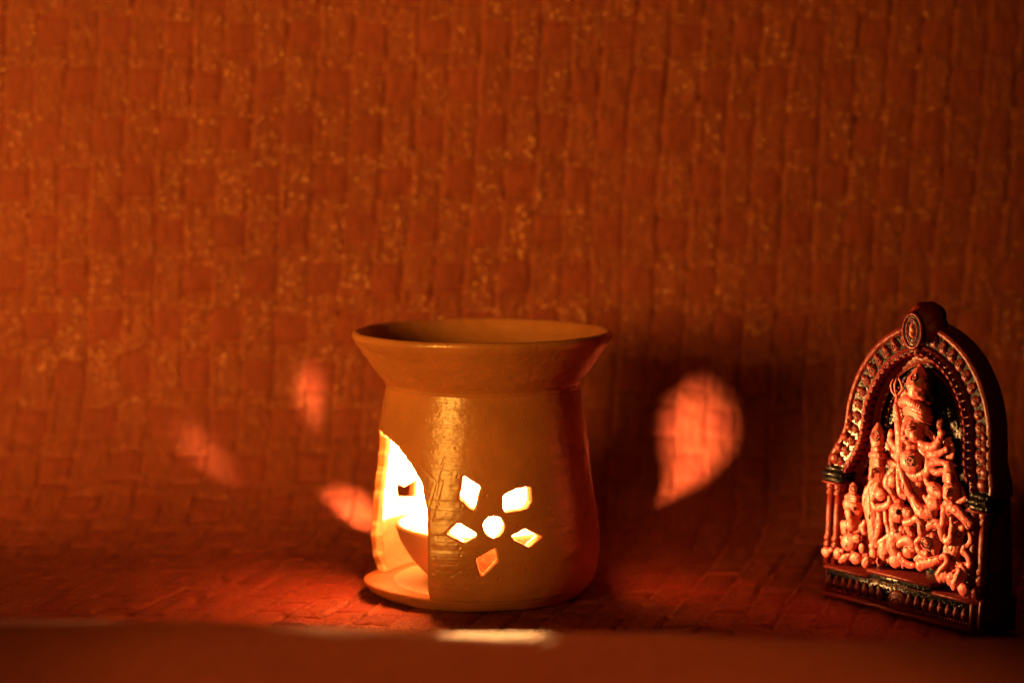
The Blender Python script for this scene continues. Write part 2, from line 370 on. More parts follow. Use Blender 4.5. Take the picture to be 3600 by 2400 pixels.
def burner():
    root = empty('aroma_burner', (*POT, 0), 'terracotta burner with flared bowl, flower cutouts and glowing arched side opening', 'oil burner')
    # body: outer wall, cavity, closed at the top under the bowl
    inner = smooth_profile([(3.58, 7.84), (3.1, 7.3), (2.95, 7.1), (3.1, 6.85), (3.3, 6.3), (3.5, 5.5), (3.66, 4.6), (3.84, 3.2), (3.92, 2.0), (3.82, 0.9), (3.66, 0.45), (4.10, 0.45)], 3)
    V, F = lathe(OUTER[:-1] + inner[:-1], 160, closed_axis=False)
    body = mesh_from(V, F)
    bm = bmesh.new(); bm.from_mesh(body); bmesh.ops.recalc_face_normals(bm, faces=bm.faces[:]); bm.to_mesh(body); bm.free()
    CV, CF = [], []
    flower = [[(1626, 1666), (1693, 1712), (1668, 1798), (1611, 1755)],
              [(1769, 1741), (1820, 1714), (1869, 1707), (1871, 1764), (1857, 1787), (1777, 1804), (1766, 1784)],
              [(1562, 1874), (1611, 1837), (1675, 1873), (1680, 1887), (1629, 1910)],
              [(1800, 1880), (1846, 1857), (1912, 1884), (1861, 1926), (1807, 1898)],
              [(1671, 1962), (1746, 1921), (1750, 1973), (1693, 2029)],
              [(1736 + 39 * math.cos(t), 1852 + 40 * math.sin(t)) for t in np.linspace(0, 2 * math.pi, 12, endpoint=False)]]
    for f in flower:
        prism(CV, CF, rough_edge([on_pot(*p) for p in f], 0.025, 3 if len(f) < 10 else 1), 3.2, 4.9, 0.9)
    # arched side opening, row by row
    right = [on_pot(*p) for p in [(1505, 2085), (1503, 1950), (1500, 1800), (1480, 1700), (1440, 1630), (1400, 1575), (1362, 1530), (1332, 1507)]]
    zr = [p[1] for p in right]; ar = [p[0] for p in right]
    top = zr[-1]; left = [(0.3, R(-103)), (2.5, R(-103)), (top - 1.1, R(-102)), (top - 0.5, R(-99)), (top - 0.12, R(-92)), (top, ar[-1] - 0.02)]
    rows = list(np.linspace(0.40, top - 0.02, 24)); NC = 14; b = len(CV)
    for r in (2.4, 6.4):
        for z in rows:
            a0 = float(np.interp(z, [q[0] for q in left], [q[1] for q in left])); a1 = float(np.interp(z, zr, ar))
            a0 += random.uniform(-0.022, 0.018); a1 += random.uniform(-0.004, 0.004)
            CV += [cyl(a0 + (a1 - a0) * k / NC, r, z) for k in range(NC + 1)]
    nr = len(rows); W = NC + 1; at = lambda s, i, k: b + s * nr * W + i * W + k
    for s in (0, 1):
        for i in range(nr - 1):
            for k in range(NC):
                q = (at(s, i, k), at(s, i, k + 1), at(s, i + 1, k + 1), at(s, i + 1, k)); CF.append(q if s else q[::-1])
    for i in range(nr - 1):
        CF += [(at(0, i, 0), at(1, i, 0), at(1, i + 1, 0), at(0, i + 1, 0)), (at(1, i, NC), at(0, i, NC), at(0, i + 1, NC), at(1, i + 1, NC))]
    for k in range(NC):
        CF += [(at(1, 0, k), at(0, 0, k), at(0, 0, k + 1), at(1, 0, k + 1)), (at(0, nr - 1, k), at(1, nr - 1, k), at(1, nr - 1, k + 1), at(0, nr - 1, k + 1))]
    # openings on the far side, seen by the light they throw
    prism(CV, CF, rough_edge(back_hole([(1005, 1290), (1145, 1270), (1158, 1400), (1115, 1490), (1040, 1490), (1005, 1400)], 0.9), 0.012, 2), 3.0, 5.0)
    prism(CV, CF, rough_edge(back_hole([(560, 1500), (640, 1470), (760, 1560), (860, 1590), (820, 1660), (690, 1665), (600, 1610)], 0.88), 0.012, 2), 3.0, 5.0)
    prism(CV, CF, rough_edge(back_hole([(1120, 1770), (1200, 1720), (1340, 1750), (1340, 1880), (1260, 1870), (1180, 1830)], 0.9), 0.012, 2), 3.0, 5.0)
    prism(CV, CF, rough_edge(back_hole([(2305, 1795), (2306, 1430), (2360, 1410), (2455, 1310), (2520, 1320), (2600, 1410), (2640, 1550), (2600, 1640), (2474, 1722)], 0.84), 0.02, 2), 3.0, 5.2)
    prism(CV, CF, [(R(a), z) for a, z in [(-137, 3.0), (-121, 3.15), (-119, 3.75), (-127, 3.52), (-137.5, 3.82)]], 3.0, 5.0)
    prism(CV, CF, rough_edge([(R(a), z) for a, z in [(86, 2.5), (107, 2.42), (107, 4.6), (101, 5.5), (91, 5.75), (82, 5.2), (78.5, 4.5), (80, 3.4)]], 0.03), 3.0, 5.2)
    cut = mesh_from(CV, CF)
    bm = bmesh.new(); bm.from_mesh(cut); bmesh.ops.recalc_face_normals(bm, faces=bm.faces[:]); bm.to_mesh(cut); bm.free()
    me = clay(body, 0.045, 2, cut)
    ruffle(me, 0.010)
    grooves(me, [[(1507, 1790), (1506, 1950), (1508, 2105)], [(1502, 1800), (1535, 1690), (1562, 1610)], [(1517, 1830), (1535, 1770), (1556, 1690)], [(1560, 2040), (1610, 2010), (1662, 1985)], [(1506, 1885), (1562, 1886)],
                 [(1530, 1760), (1545, 1660)], [(1548, 1650), (1600, 1668)], [(1480, 1640), (1530, 1690)], [(1745, 2085), (1800, 2092)], [(1850, 1985), (1856, 2010)]], 140)
    link('body', me, M_POT_BODY, root)
    # flared bowl
    V, F = lathe(smooth_profile([(0, 7.2), (2.6, 7.2), (3.3, 7.4), (3.6, 7.74), (3.64, 7.9), (3.95, 8.3), (4.33, 8.85), (4.65, 9.3), (4.81, 9.54), (4.84, 9.67), (4.78, 9.79), (4.64, 9.81), (4.5, 9.65), (4.2, 9.15), (3.8, 8.55), (3.3, 8.05), (2.4, 7.7), (0, 7.6)], 5), 200)
    me = clay(mesh_from(V, F), 0.045, 2); ruffle(me, 0.016)
    link('bowl', me, M_POT, root)
    # base with its pressed-out lip
    V, F = lathe(smooth_profile([(0, 0.0), (3.3, 0.0), (3.64, 0.03), (3.80, 0.14), (3.95, 0.32), (4.03, 0.43), (3.98, 0.50), (3.7, 0.48), (3.3, 0.44), (0, 0.42)], 5), 160)
    V2 = []
    for x, y, z in V:
        a = math.atan2(x, -y); r = math.hypot(x, y); k = math.exp(-((a - R(-75)) / R(34)) ** 2) * max(0, (r - 3.0) / 1.03)
        V2.append((x * (1 + 0.12 * k), y * (1 + 0.12 * k), z + 0.07 * k * (z > 0.3)))
    me = clay(mesh_from(V2, F), 0.05, 2); ruffle(me, 0.02)
    link('base', me, M_POT_BASE, root)
def grooves(me, lines, pits):
    """scratches along photo polylines and small burst air bubbles in the clay"""
    n = len(me.vertices); co = np.empty(n * 3, np.float32); me.vertices.foreach_get('co', co); p = co.reshape(-1, 3) / S
    az = np.arctan2(p[:, 0], -p[:, 1]); r = np.hypot(p[:, 0], p[:, 1]); q = np.stack([az * 4.25, p[:, 2]], 1)
    rim = np.interp(p[:, 2], [o[1] for o in OUTER], [o[0] for o in OUTER]); skin = r > rim - 0.12; d = np.zeros(n)
    for l in lines:
        w = [on_pot(*c) for c in l]; w = np.array([(a * 4.25, z) for a, z in w])
        for a, b in zip(w, w[1:]):
            t = np.clip(((q - a) @ (b - a)) / max((b - a) @ (b - a), 1e-6), 0, 1); e = np.linalg.norm(q - (a + t[:, None] * (b - a)), axis=1)
            d = np.minimum(d, -0.013 * np.exp(-(e / 0.03) ** 2))
    for _ in range(pits):
        c = np.array([random.uniform(-1.1, 1.3) * 4.25, random.choice((random.uniform(0.7, 7.6), random.uniform(1, 4.5)))]); e = np.linalg.norm(q - c, axis=1); k = random.uniform(0.02, 0.05)
        d = d - random.uniform(0.012, 0.036) * np.exp(-(e / k) ** 2) + 0.006 * np.exp(-((e - 2 * k) / k) ** 2)
    u = p[:, :2] / np.maximum(r, 1e-6)[:, None]; p[:, :2] += u * (d * skin)[:, None]
    me.vertices.foreach_set('co', (p * S).ravel().astype(np.float32)); me.update()
def ruffle(me, amp):
    """uneven hand-thrown surface"""
    n = len(me.vertices); co = np.empty(n * 3, np.float32); me.vertices.foreach_get('co', co); p = co.reshape(-1, 3) / S
    nr = np.empty(n * 3, np.float32); me.vertex_normals.foreach_get('vector', nr); nr = nr.reshape(-1, 3)
    az = np.arctan2(p[:, 0], -p[:, 1]) * 4.2
    d = (vnoise(az * 0.8 + 40, p[:, 2] * 5.0 + 40, 31) - 0.5) + 0.7 * (vnoise(az * 2.4 + 90, p[:, 2] * 2.6 + 40, 32) - 0.5) + 0.35 * (vnoise(az * 7 + 90, p[:, 2] * 9 + 40, 33) - 0.5)
    me.vertices.foreach_set('co', ((p + nr * (d * amp * 1.6)[:, None]) * S).ravel().astype(np.float32)); me.update()
burner()

# ------------------------------------------------------------------ the oil lamp inside
def oil_lamp():
    root = empty('oil_lamp', (POT[0] - 0.05, POT[1] + 0.1, 0.43), 'small lit clay oil lamp inside the burner, seen through its arched opening', 'oil lamp')
    V, F = lathe(smooth_profile([(0, 0), (1.5, 0.0), (1.9, 0.1), (2.35, 0.5), (2.75, 1.0), (3.06, 1.55), (3.2, 1.98), (3.22, 2.08), (3.14, 2.15), (3.02, 2.1), (2.85, 1.75), (2.3, 1.1), (1.4, 0.6), (0, 0.5)], 5), 96)
    me = clay(mesh_from(V, F), 0.05, 2); ruffle(me, 0.015); link('bowl', me, M_DIYA, root)
    V, F = lathe([(0, 1.72), (1.5, 1.72), (2.7, 1.73), (2.9, 1.75), (2.84, 1.62), (0, 1.5)], 72)
    link('oil', mesh_from(V, F), M_OIL, root)
    fx, fy, fz = FLAME[0] - (POT[0] - 0.05), FLAME[1] - (POT[1] + 0.1), FLAME[2] - 0.43
    V, F = tube([(fx + 0.6, fy - 1.2, 1.6), (fx + 0.3, fy - 0.5, 1.7), (fx + 0.1, fy - 0.1, 1.95), (fx, fy, fz - 0.2)], [0.1, 0.1, 0.09, 0.06], 10)
    link('wick', mesh_from(V, F), M_WICK, root)
    prof = [(0, -0.24), (0.05, -0.22), (0.09, -0.13), (0.105, -0.03), (0.095, 0.07), (0.07, 0.15), (0.035, 0.22), (0, 0.27)]
    V, F = lathe(prof, 12); V = [(x + fx, y + fy, z + fz) for x, y, z in V]
    link('flame', mesh_from(V, F), M_FLAME, root)
def tube(pts, rad, n=10, V=None, F=None):
    V = [] if V is None else V; F = [] if F is None else F
    P = [Vector(p) for p in pts]; b = len(V)
    for i, p in enumerate(P):
        t = (P[min(i + 1, len(P) - 1)] - P[max(i - 1, 0)]).normalized()
        u = t.orthogonal().normalized() if i == 0 else (u - t * u.dot(t)).normalized()
        v = t.cross(u); r = rad[i] if hasattr(rad, '__len__') else rad
        V += [tuple(p + u * r * math.cos(2 * math.pi * k / n) + v * r * math.sin(2 * math.pi * k / n)) for k in range(n)]
    for i in range(len(P) - 1):
        for k in range(n):
            j = (k + 1) % n; F.append((b + i * n + k, b + i * n + j, b + (i + 1) * n + j, b + (i + 1) * n + k))
    F.append(tuple(b + k for k in range(n))[::-1]); F.append(tuple(b + (len(P) - 1) * n + k for k in range(n)))
    return V, F
oil_lamp()
#PLAQUE
# ------------------------------------------------------------------ the relief plaque
PA, PB = Vector((11.493, 72.789, 0.0)), Vector((15.943, 66.448, 0.0))   # the ends of its foot line
PU = (PB - PA).normalized(); PW = Vector((PU.y, -PU.x, 0.0)); PC = (PA + PB) / 2
PROT = math.atan2(PU.y, PU.x)
def shear(u, v): return u + 0.055 * v
def dep(w, v):
    """the plaque is thick at its foot and thins towards the top"""
    t = min(max((v - 1.0) / 6.0, 0), 1); k = 1 - 0.42 * t * t * (3 - 2 * t)
    return w if w > -0.3 else -0.3 + (w + 0.3) * k
def pl(x, y, w):
    """plaque coordinates (across, back, up) of what photo pixel x, y shows, w in front of the foot line"""
    d = cam_ray(x, y); t = (PA + PW * w - CAM).dot(PW) / d.dot(PW); p = CAM + d * t - PC
    return (p.dot(PU), -w, p.z)
def to_local(v): return Vector((v.dot(PU), -v.dot(PW), v.z))
PX = 1 / 101.0

class Prim:
    def __init__(s, flat=0.62): s.V, s.F, s.flat = [], [], flat
    def ball(s, c, r, rv=None, rw=None, rot=0.0, seg=14, rings=10):
        """ellipsoid: r across, rv along its own up, rw in depth; rot turns it in the plaque's plane"""
        rv = rv or r; rw = rw or r; b = len(s.V); ca, sa = math.cos(rot), math.sin(rot)
        pts = [(0, 0, 1)] + [(math.sin(math.pi * i / rings) * math.cos(2 * math.pi * k / seg), math.sin(math.pi * i / rings) * math.sin(2 * math.pi * k / seg), math.cos(math.pi * i / rings)) for i in range(1, rings) for k in range(seg)] + [(0, 0, -1)]
        for x, y, z in pts:
            x, y, z = x * r, y * rw, z * rv
            s.V.append((c[0] + x * ca - z * sa, c[1] + y, c[2] + x * sa + z * ca))
        for k in range(seg):
            j = (k + 1) % seg; s.F.append((b, b + 1 + k, b + 1 + j))
            for i in range(rings - 2):
                q = b + 1 + i * seg; s.F.append((q + k, q + seg + k, q + seg + j, q + j))
            q = b + 1 + (rings - 2) * seg; s.F.append((q + k, len(s.V) - 1, q + j))
    def limb(s, pts):
        """rounded tapering chain through (x, y, r, w) photo points"""
        P = [(Vector(pl(x, y, w)), (r * 1.25 if r > 6.5 else r) * PX) for x, y, r, w in pts]
        if len(P) > 2:
            Q = []
            for i in range(len(P) - 1):
                p0, p1, p2, p3 = P[max(i - 1, 0)], P[i], P[i + 1], P[min(i + 2, len(P) - 1)]
                for k in range(4):
                    t = k / 4
                    v = 0.5 * ((2 * p1[0]) + (p2[0] - p0[0]) * t + (2 * p0[0] - 5 * p1[0] + 4 * p2[0] - p3[0]) * t * t + (3 * p1[0] - p0[0] - 3 * p2[0] + p3[0]) * t ** 3)
                    Q.append((v, p1[1] + (p2[1] - p1[1]) * t))
            Q.append(P[-1]); P = Q
        b = len(s.V); k = 1 + 0.22 * (1 - s.flat)
        tube([p for p, _ in P], [r * k for _, r in P], 12, s.V, s.F)
        for i, (p, _) in enumerate(P):
            for j in range(b + i * 12, b + i * 12 + 12): x, y, z = s.V[j]; s.V[j] = (x, p.y + (y - p.y) * s.flat, z)
        for p, r in (P[0], P[-1]): s.ball(p, r * k, r * k, r * k * s.flat, seg=12, rings=8)
    def E(s, x, y, w, r, rv=None, rw=None, rot=0.0):
        k = 1 + 0.45 * (1 - s.flat); s.ball(pl(x, y, w), 1.1 * r * k * PX, 1.06 * (rv or r) * PX, (rw or r) * s.flat * PX * (1.15 if rw else 1), R(rot))
    def L(s, w, *pts): s.limb([(p[0], p[1], p[2], p[3] if len(p) > 3 else w) for p in pts])
    def mesh(s): return mesh_from(s.V, s.F)

class Carved:
    """one figure of the relief: clay fused from its masses, details set on its skin along the view"""
    def __init__(s, name, prim, parent, mat, voxel=0.022, label=None):
        me = clay(prim.mesh(), voxel, 3); s.hand(me)
        s.o = link(name, me, mat, parent)
        if label: s.o['label'] = label
        s.hold = s.o if parent.parent is None else parent   # details never sit deeper than a sub-part
        co = [v.co.copy() / S for v in me.vertices]
        s.bvh = BVHTree.FromPolygons(co, [tuple(p.vertices) for p in me.polygons])
        s.cam = Vector(to_local(CAM - PC))
    def hand(s, me):
        """tool and finger marks"""
        n = len(me.vertices); co = np.empty(n * 3, np.float32); me.vertices.foreach_get('co', co); p = co.reshape(-1, 3) / S + 50
        nr = np.empty(n * 3, np.float32); me.vertex_normals.foreach_get('vector', nr); nr = nr.reshape(-1, 3)
        d = (vnoise(p[:, 0] * 7 + p[:, 1] * 5, p[:, 2] * 6, 41) - 0.5) * 0.02 + (vnoise(p[:, 0] * 14 - p[:, 1] * 9, p[:, 2] * 13, 42) - 0.5) * 0.014
        me.vertices.foreach_set('co', ((p - 50 + nr * d[:, None]) * S).ravel().astype(np.float32)); me.update()
    def marks(s, n, x0, y0, x1, y1, seed=1):
        """short painted grooves scratched between folds"""
        rr = random.Random(seed)
        for _ in range(n):
            x, y, a, l = rr.uniform(x0, x1), rr.uniform(y0, y1), rr.uniform(0, math.pi), rr.uniform(7, 15); b = a + rr.uniform(-0.8, 0.8)
            s.line([(x, y), (x + l * math.cos(a), y + l * math.sin(a)), (x + l * (math.cos(a) + math.cos(b)), y + l * (math.sin(a) + math.sin(b)))], rr.uniform(0.9, 1.7), M_BLACK, 'groove')
    def hit(s, x, y):
        d = Vector(to_local(cam_ray(x, y))); p, n, i, _ = s.bvh.ray_cast(s.cam, d)
        if p is None:
            p, n, i, _ = s.bvh.find_nearest(Vector(pl(x, y, -0.6)))
        return p, n
    def ring(s, x, y, r, th, mat, name='ring', tilt=0.25, lift=0.0):
        c, n = s.hit(x, y); n = (n * (1 - tilt) + Vector((0, -1, 0)) * tilt).normalized(); c = c + n * lift
        u = n.orthogonal().normalized(); v = n.cross(u); V, F = [], []; N, K = 22, 7
        for i in range(N):
            a = 2 * math.pi * i / N; e = u * math.cos(a) + v * math.sin(a)
            V += [tuple(c + e * (r * PX + th * PX * math.cos(2 * math.pi * k / K)) + n * th * PX * math.sin(2 * math.pi * k / K)) for k in range(K)]
        for i in range(N):
            for k in range(K): F.append((i * K + k, ((i + 1) % N) * K + k, ((i + 1) % N) * K + (k + 1) % K, i * K + (k + 1) % K))
        return link(name, mesh_from(V, F), mat, s.hold)
    def dot(s, x, y, r, mat, name='dot', ry=None, rot=0.0, flat=0.45, lift=0.0):
        c, n = s.hit(x, y); P = Prim(); P.ball((0, 0, 0), r * PX, (ry or r) * PX, r * flat * PX, R(rot), 12, 8)
        n = (n + Vector((0, -1, 0)) * 0.4).normalized()
        q = Vector((0, -1, 0)).rotation_difference(n); c = c + n * lift
        P.V = [tuple(c + q @ Vector(v)) for v in P.V]
        return link(name, P.mesh(), mat, s.hold)
    def line(s, pts, th, mat, name='painted_line', lift=0.0, n=6):
        P = []; pts = [Vector(p) for p in pts]
        for a, b in zip(pts, pts[1:]):
            k = max(2, int((b - a).length / 5)); P += [a.lerp(b, i / k) for i in range(k)]
        P.append(pts[-1]); Q = []
        for p in P:
            c, nn = s.hit(p.x, p.y); Q.append(c + nn * lift)
        Q = [Q[0]] + [(Q[i - 1] + Q[i] * 2 + Q[i + 1]) / 4 for i in range(1, len(Q) - 1)] + [Q[-1]]
        rad = [th * PX * (0.45 + 0.55 * math.sin(math.pi * (i + 0.5) / len(Q)) ** 0.5) for i in range(len(Q))]
        V, F = tube(Q, rad, n); return link(name, mesh_from(V, F), mat, s.hold)
    def eye(s, x, y, rx, ry, rot=0.0, name='eye'):
        o = s.dot(x, y, rx * 0.92, M_BLACK, name, ry * 0.9, rot, 0.22)
        s.dot(x - 0.6, y + 0.4, rx * 0.74, M_FIG, 'eyeball', ry * 0.62, rot, 0.62, 0.01)
        s.dot(x - 1.4, y + 0.4, ry * 0.46, M_BLACK, 'pupil', None, 0, 0.9, 0.055)
        return o

OUTL = smooth_profile([(-3.95, 4.75), (-3.96, 5.2), (-3.62, 6.0), (-3.50, 6.7), (-3.44, 7.3), (-3.15, 8.2), (-2.72, 8.95), (-2.15, 9.6), (-1.45, 10.08), (-0.7, 10.4), (0.0, 10.52)], 5)
OUTL = [(u - 0.30 * max(0.0, min(1.0, (6.4 - v) / 1.2)), v) for u, v in OUTL] + [(-u - 0.22 * max(0.0, min(1.0, (6.4 - v) / 1.2)), v) for u, v in OUTL[-2::-1]]
def offs(d, path=OUTL):
    P = np.array(path); T = np.gradient(P, axis=0); T /= np.linalg.norm(T, axis=1)[:, None]
    N = np.stack([T[:, 1], -T[:, 0]], 1); return P + N * d
INL = [(-3.5, 4.75), (-3.5, 5.3), (-3.46, 6.0)]
def frame_path(d):
    P = offs(d); half = len(P) // 2                        # straight jambs below, arch above; never crosses the middle
    P[:half + 1, 0] = np.minimum(P[:half + 1, 0], 0.0); P[half:, 0] = np.maximum(P[half:, 0], 0.0)
    return P
def sweep(name, prof, mats, parent, ids=None):
    """profile (inward offset, w) carried along the arch"""
    n = len(OUTL); V, F, I = [], [], []
    for d, w in prof:
        P = frame_path(d); V += [(shear(u, v), -dep(w, v), v) for u, v in P]
    m = len(prof)
    for j in range(m - 1):
        for i in range(n - 1):
            F.append((j * n + i, j * n + i + 1, (j + 1) * n + i + 1, (j + 1) * n + i)); I.append(ids[j] if ids else 0)
    F.append(tuple(j * n for j in range(m))); F.append(tuple(j * n + n - 1 for j in range(m))[::-1]); I += [0, 0]
    me = mesh_from(V, F); me.polygons.foreach_set('material_index', I)
    o = link(name, me, mats, parent, False)
    bm = bmesh.new(); bm.from_mesh(me); bmesh.ops.recalc_face_normals(bm, faces=bm.faces[:]); bm.to_mesh(me); bm.free()
    me.polygons.foreach_set('use_smooth', [True] * len(me.polygons)); me.set_sharp_from_angle(angle=R(38))
    return o
def along(d, spacing, lo=0.0, hi=1.0):
    P = frame_path(d); L = np.concatenate([[0], np.cumsum(np.hypot(*np.diff(P, axis=0).T))])
    n = int((hi - lo) * L[-1] / spacing)
    for k in range(n):
        s = L[-1] * lo + (k + 0.5) * (hi - lo) * L[-1] / n
        u, v = np.interp(s, L, P[:, 0]), np.interp(s, L, P[:, 1])
        u2, v2 = np.interp(s + 0.05, L, P[:, 0]), np.interp(s + 0.05, L, P[:, 1])
        yield u, v, math.atan2(v2 - v, u2 - u)
def box(V, F, u0, u1, w0, w1, v0, v1, bev=0.04):
    b = len(V)
    prof = [(u0 + bev, w0), (u1 - bev, w0), (u1, w0), (u1, w1 - bev), (u1 - bev, w1), (u0 + bev, w1), (u0, w1 - bev), (u0, w0)]
    zs = [(v0, 0), (v0 + bev, 1), (v1 - bev, 1), (v1, 0)]
    cu, cw = (u0 + u1) / 2, (w0 + w1) / 2
    for z, k in zs:
        for u, w in prof:
            f = 1 if k else 0
            uu = u if f else cu + (u - cu) * (1 - 2 * bev / max(u1 - u0, 1e-3)); ww = w if f or w == w0 else w - bev
            V.append((shear(uu, z), -dep(ww, z), z))
    n = len(prof)
    for i in range(3):
        for k in range(n): F.append((b + i * n + k, b + i * n + (k + 1) % n, b + (i + 1) * n + (k + 1) % n, b + (i + 1) * n + k))
    F.append(tuple(b + k for k in range(n))[::-1]); F.append(tuple(b + 3 * n + k for k in range(n)))
def box_obj(name, dims, mat, parent, bev=0.04):
    V, F = [], []
    for d in dims: box(V, F, *d, bev)
    me = mesh_from(V, F); o = link(name, me, mat, parent)
    bm = bmesh.new(); bm.from_mesh(me); bmesh.ops.recalc_face_normals(bm, faces=bm.faces[:]); bm.to_mesh(me); bm.free()
    me.polygons.foreach_set('use_smooth', [True] * len(me.polygons)); me.set_sharp_from_angle(angle=R(50)); return o
def copies(name, me, parent, spots):
    """alike pieces sharing one mesh: spots are (u, w, v, turn, scale)"""
    for u, w, v, a, k in spots:
        o = bpy.data.objects.new(name, me); col.objects.link(o); o.parent = parent
        o.location = (shear(u, v) * S, -dep(w, v) * S, v * S); o.rotation_euler = (0, -a, 0); o.scale = (k, k, k) if not hasattr(k, '__len__') else k

def plaque():
    root = empty('relief_plaque', (PC.x, PC.y, 0), 'glazed red terracotta plaque of a crowned many-armed goddess and attendants under an arch', 'plaque', PROT)
    # slab: outline extruded behind everything
    out = [(-3.8, 0.05), (-3.95, 1.2), (-4.2, 4.7)] + [tuple(p) for p in frame_path(0.03)] + [(3.7, 4.7), (3.75, 1.2), (3.8, 0.05)]
    V = [(shear(u, v), -dep(-1.2, v), v) for u, v in out] + [(shear(u, v), -dep(-1.66, v), v) for u, v in out] + [(shear(u * 0.96, v), -dep(-1.78, v), v if v < 1 else v - 0.1) for u, v in out]
    n = len(out); F = []
    for k in range(n):
        j = (k + 1) % n; F += [(k, n + k, n + j, j), (n + k, 2 * n + k, 2 * n + j, n + j)]
    F.append(tuple(range(2 * n, 3 * n)))
    me = mesh_from(V, F); o = link('slab', me, M_RED, root); me.set_sharp_from_angle(angle=R(40))
    pan = [(-3.3, 1.0), (-3.2, 4.75)] + [tuple(p) for p in frame_path(1.4)] + [(3.2, 4.75), (3.3, 1.0)]
    rows = 40; NC = 16; V, F = [], []
    pv = np.array(pan); half = len(pv) // 2; L_, R_ = pv[:half + 1], pv[half:][::-1]
    for i in range(rows + 1):
        v = 1.0 + (pv[half, 1] - 1.02) * i / rows; a, b_ = np.interp(v, L_[:, 1], L_[:, 0]), np.interp(v, R_[:, 1], R_[:, 0])
        V += [(shear(a + (b_ - a) * k / NC, v), -dep(-1.19, v), v) for k in range(NC + 1)]
    for i in range(rows):
        for k in range(NC): q = i * (NC + 1) + k; F.append((q, q + 1, q + NC + 2, q + NC + 1))
    link('back_panel', mesh_from(V, F), M_SPECK, root)
    # arch mouldings
    prof = [(0.0, -1.75), (0.0, -0.52), (0.04, -0.38), (0.13, -0.31), (0.2, -0.33), (0.25, -0.42), (0.27, -0.47), (0.80, -0.47), (0.82, -0.41), (0.88, -0.33), (0.98, -0.30), (1.06, -0.34), (1.08, -0.45), (1.12, -0.9), (1.12, -1.22)]
    ids = [0, 0, 0, 0, 0, 0, 1, 0, 0, 0, 0, 0, 1, 0]
    sweep('arch_frame', prof, [M_RED, M_SPECK], root, ids)
    sweep('inner_arch', [(1.09, -1.22), (1.10, -0.93), (1.17, -0.89), (1.22, -0.92), (1.42, -0.93), (1.45, -0.90), (1.49, -0.93), (1.5, -1.22)], [M_RED, M_BLACK], root, [1, 0, 0, 0, 0, 0, 1])
    # petals, ridges and beads of the arch
    P = Prim(); P.ball((0, 0.03, -0.03), 0.215, 0.22, 0.10, 0, 14, 8); P.ball((0, 0.02, 0.12), 0.14, 0.17, 0.10, 0, 10, 6); P.ball((0, 0.03, 0.22), 0.06, 0.12, 0.07, 0, 8, 6)
    tube([(0.1 * math.cos(a), -0.065, -0.05 + 0.11 * math.sin(a)) for a in np.linspace(-0.6, math.pi + 0.6, 12)], 0.02, 6, P.V, P.F); P.ball((0, -0.06, -0.05), 0.045, 0.055, 0.03, 0, 8, 6)
    pm = P.mesh(); pm.materials.append(M_RED); pm.polygons.foreach_set('use_smooth', [True] * len(pm.polygons))
    spots = [(u, -0.46, v, a, random.uniform(0.9, 1.08)) for u, v, a in along(0.53, 0.47, 0.01, 0.99) if abs(u) > 0.42]
    copies('petal', pm, root, spots)
    P = Prim(); P.ball((0, 0, 0), 0.028, 0.028, 0.028, 0, 8, 6); dm = P.mesh()
    V, F = [], []; tube([(0, -0.34, 0), (0, 0.0, 0.02), (0, 0.32, 0.03)], [0.12, 0.125, 0.125], 8, V, F)
    rm = mesh_from(V, F); rm.materials.append(M_RED); rm.polygons.foreach_set('use_smooth', [True] * len(rm.polygons))
    copies('ridge', rm, root, [(u, -0.72, v, a, (1, 1, 0.55)) for u, v, a in along(1.10, 0.285, 0.03, 0.97)])
    P = Prim(); P.ball((0, 0, 0), 0.075, 0.06, 0.065, 0, 10, 7); bmh = P.mesh(); bmh.materials.append(M_RED); bmh.polygons.foreach_set('use_smooth', [True] * len(bmh.polygons))
    copies('bead', bmh, root, [(u, -1.15, v, a, random.uniform(0.85, 1.1)) for u, v, a in along(1.70, 0.155, 0.0, 1.0)])
    P = Prim(); P.ball((0, 0, 0), 0.035, 0.03, 0.03, 0, 8, 5); sm = P.mesh(); sm.materials.append(M_RED); sm.polygons.foreach_set('use_smooth', [True] * len(sm.polygons))
    copies('bead', sm, root, [(u, -0.29, v, a, random.uniform(0.7, 1.2)) for u, v, a in along(0.98, 0.125, 0.0, 1.0)])
    # finial with its oval medallion
    P = Prim()
    for d in (0.42, 0.65, 0.9):
        P.ball((shear(-0.08, 10.5), d, 10.45), 0.58, 0.78, 0.36)
    P.ball((shear(0.2, 10.7), 0.68, 10.72), 0.45, 0.46, 0.5); P.ball((shear(0.4, 10.3), 0.7, 10.3), 0.4, 0.5, 0.45); P.ball((shear(-0.4, 10.3), 0.75, 10.3), 0.4, 0.5, 0.4)
    P.ball((shear(-0.1, 9.5), 0.5, 9.5), 0.26, 0.3, 0.3)
    fin = link('finial', clay(P.mesh(), 0.04, 3), M_RED, root)
    c = (shear(-0.12, 10.2), 0.06, 10.22)
    def oval(name, ru, rv, th, y, mat):
        V, F = [], []; N, K = 28, 8
        for i in range(N):
            a = 2 * math.pi * i / N; e = Vector((math.cos(a) * ru, 0, math.sin(a) * rv)); nn = Vector((math.cos(a), 0, math.sin(a)))
            V += [tuple(Vector((c[0], y, c[2])) + e + nn * th * math.cos(2 * math.pi * k / K) + Vector((0, -th * math.sin(2 * math.pi * k / K), 0))) for k in range(K)]
        for i in range(N):
            for k in range(K): F.append((i * K + k, i * K + (k + 1) % K, ((i + 1) % N) * K + (k + 1) % K, ((i + 1) % N) * K + k))
        link(name, mesh_from(V, F), mat, fin)
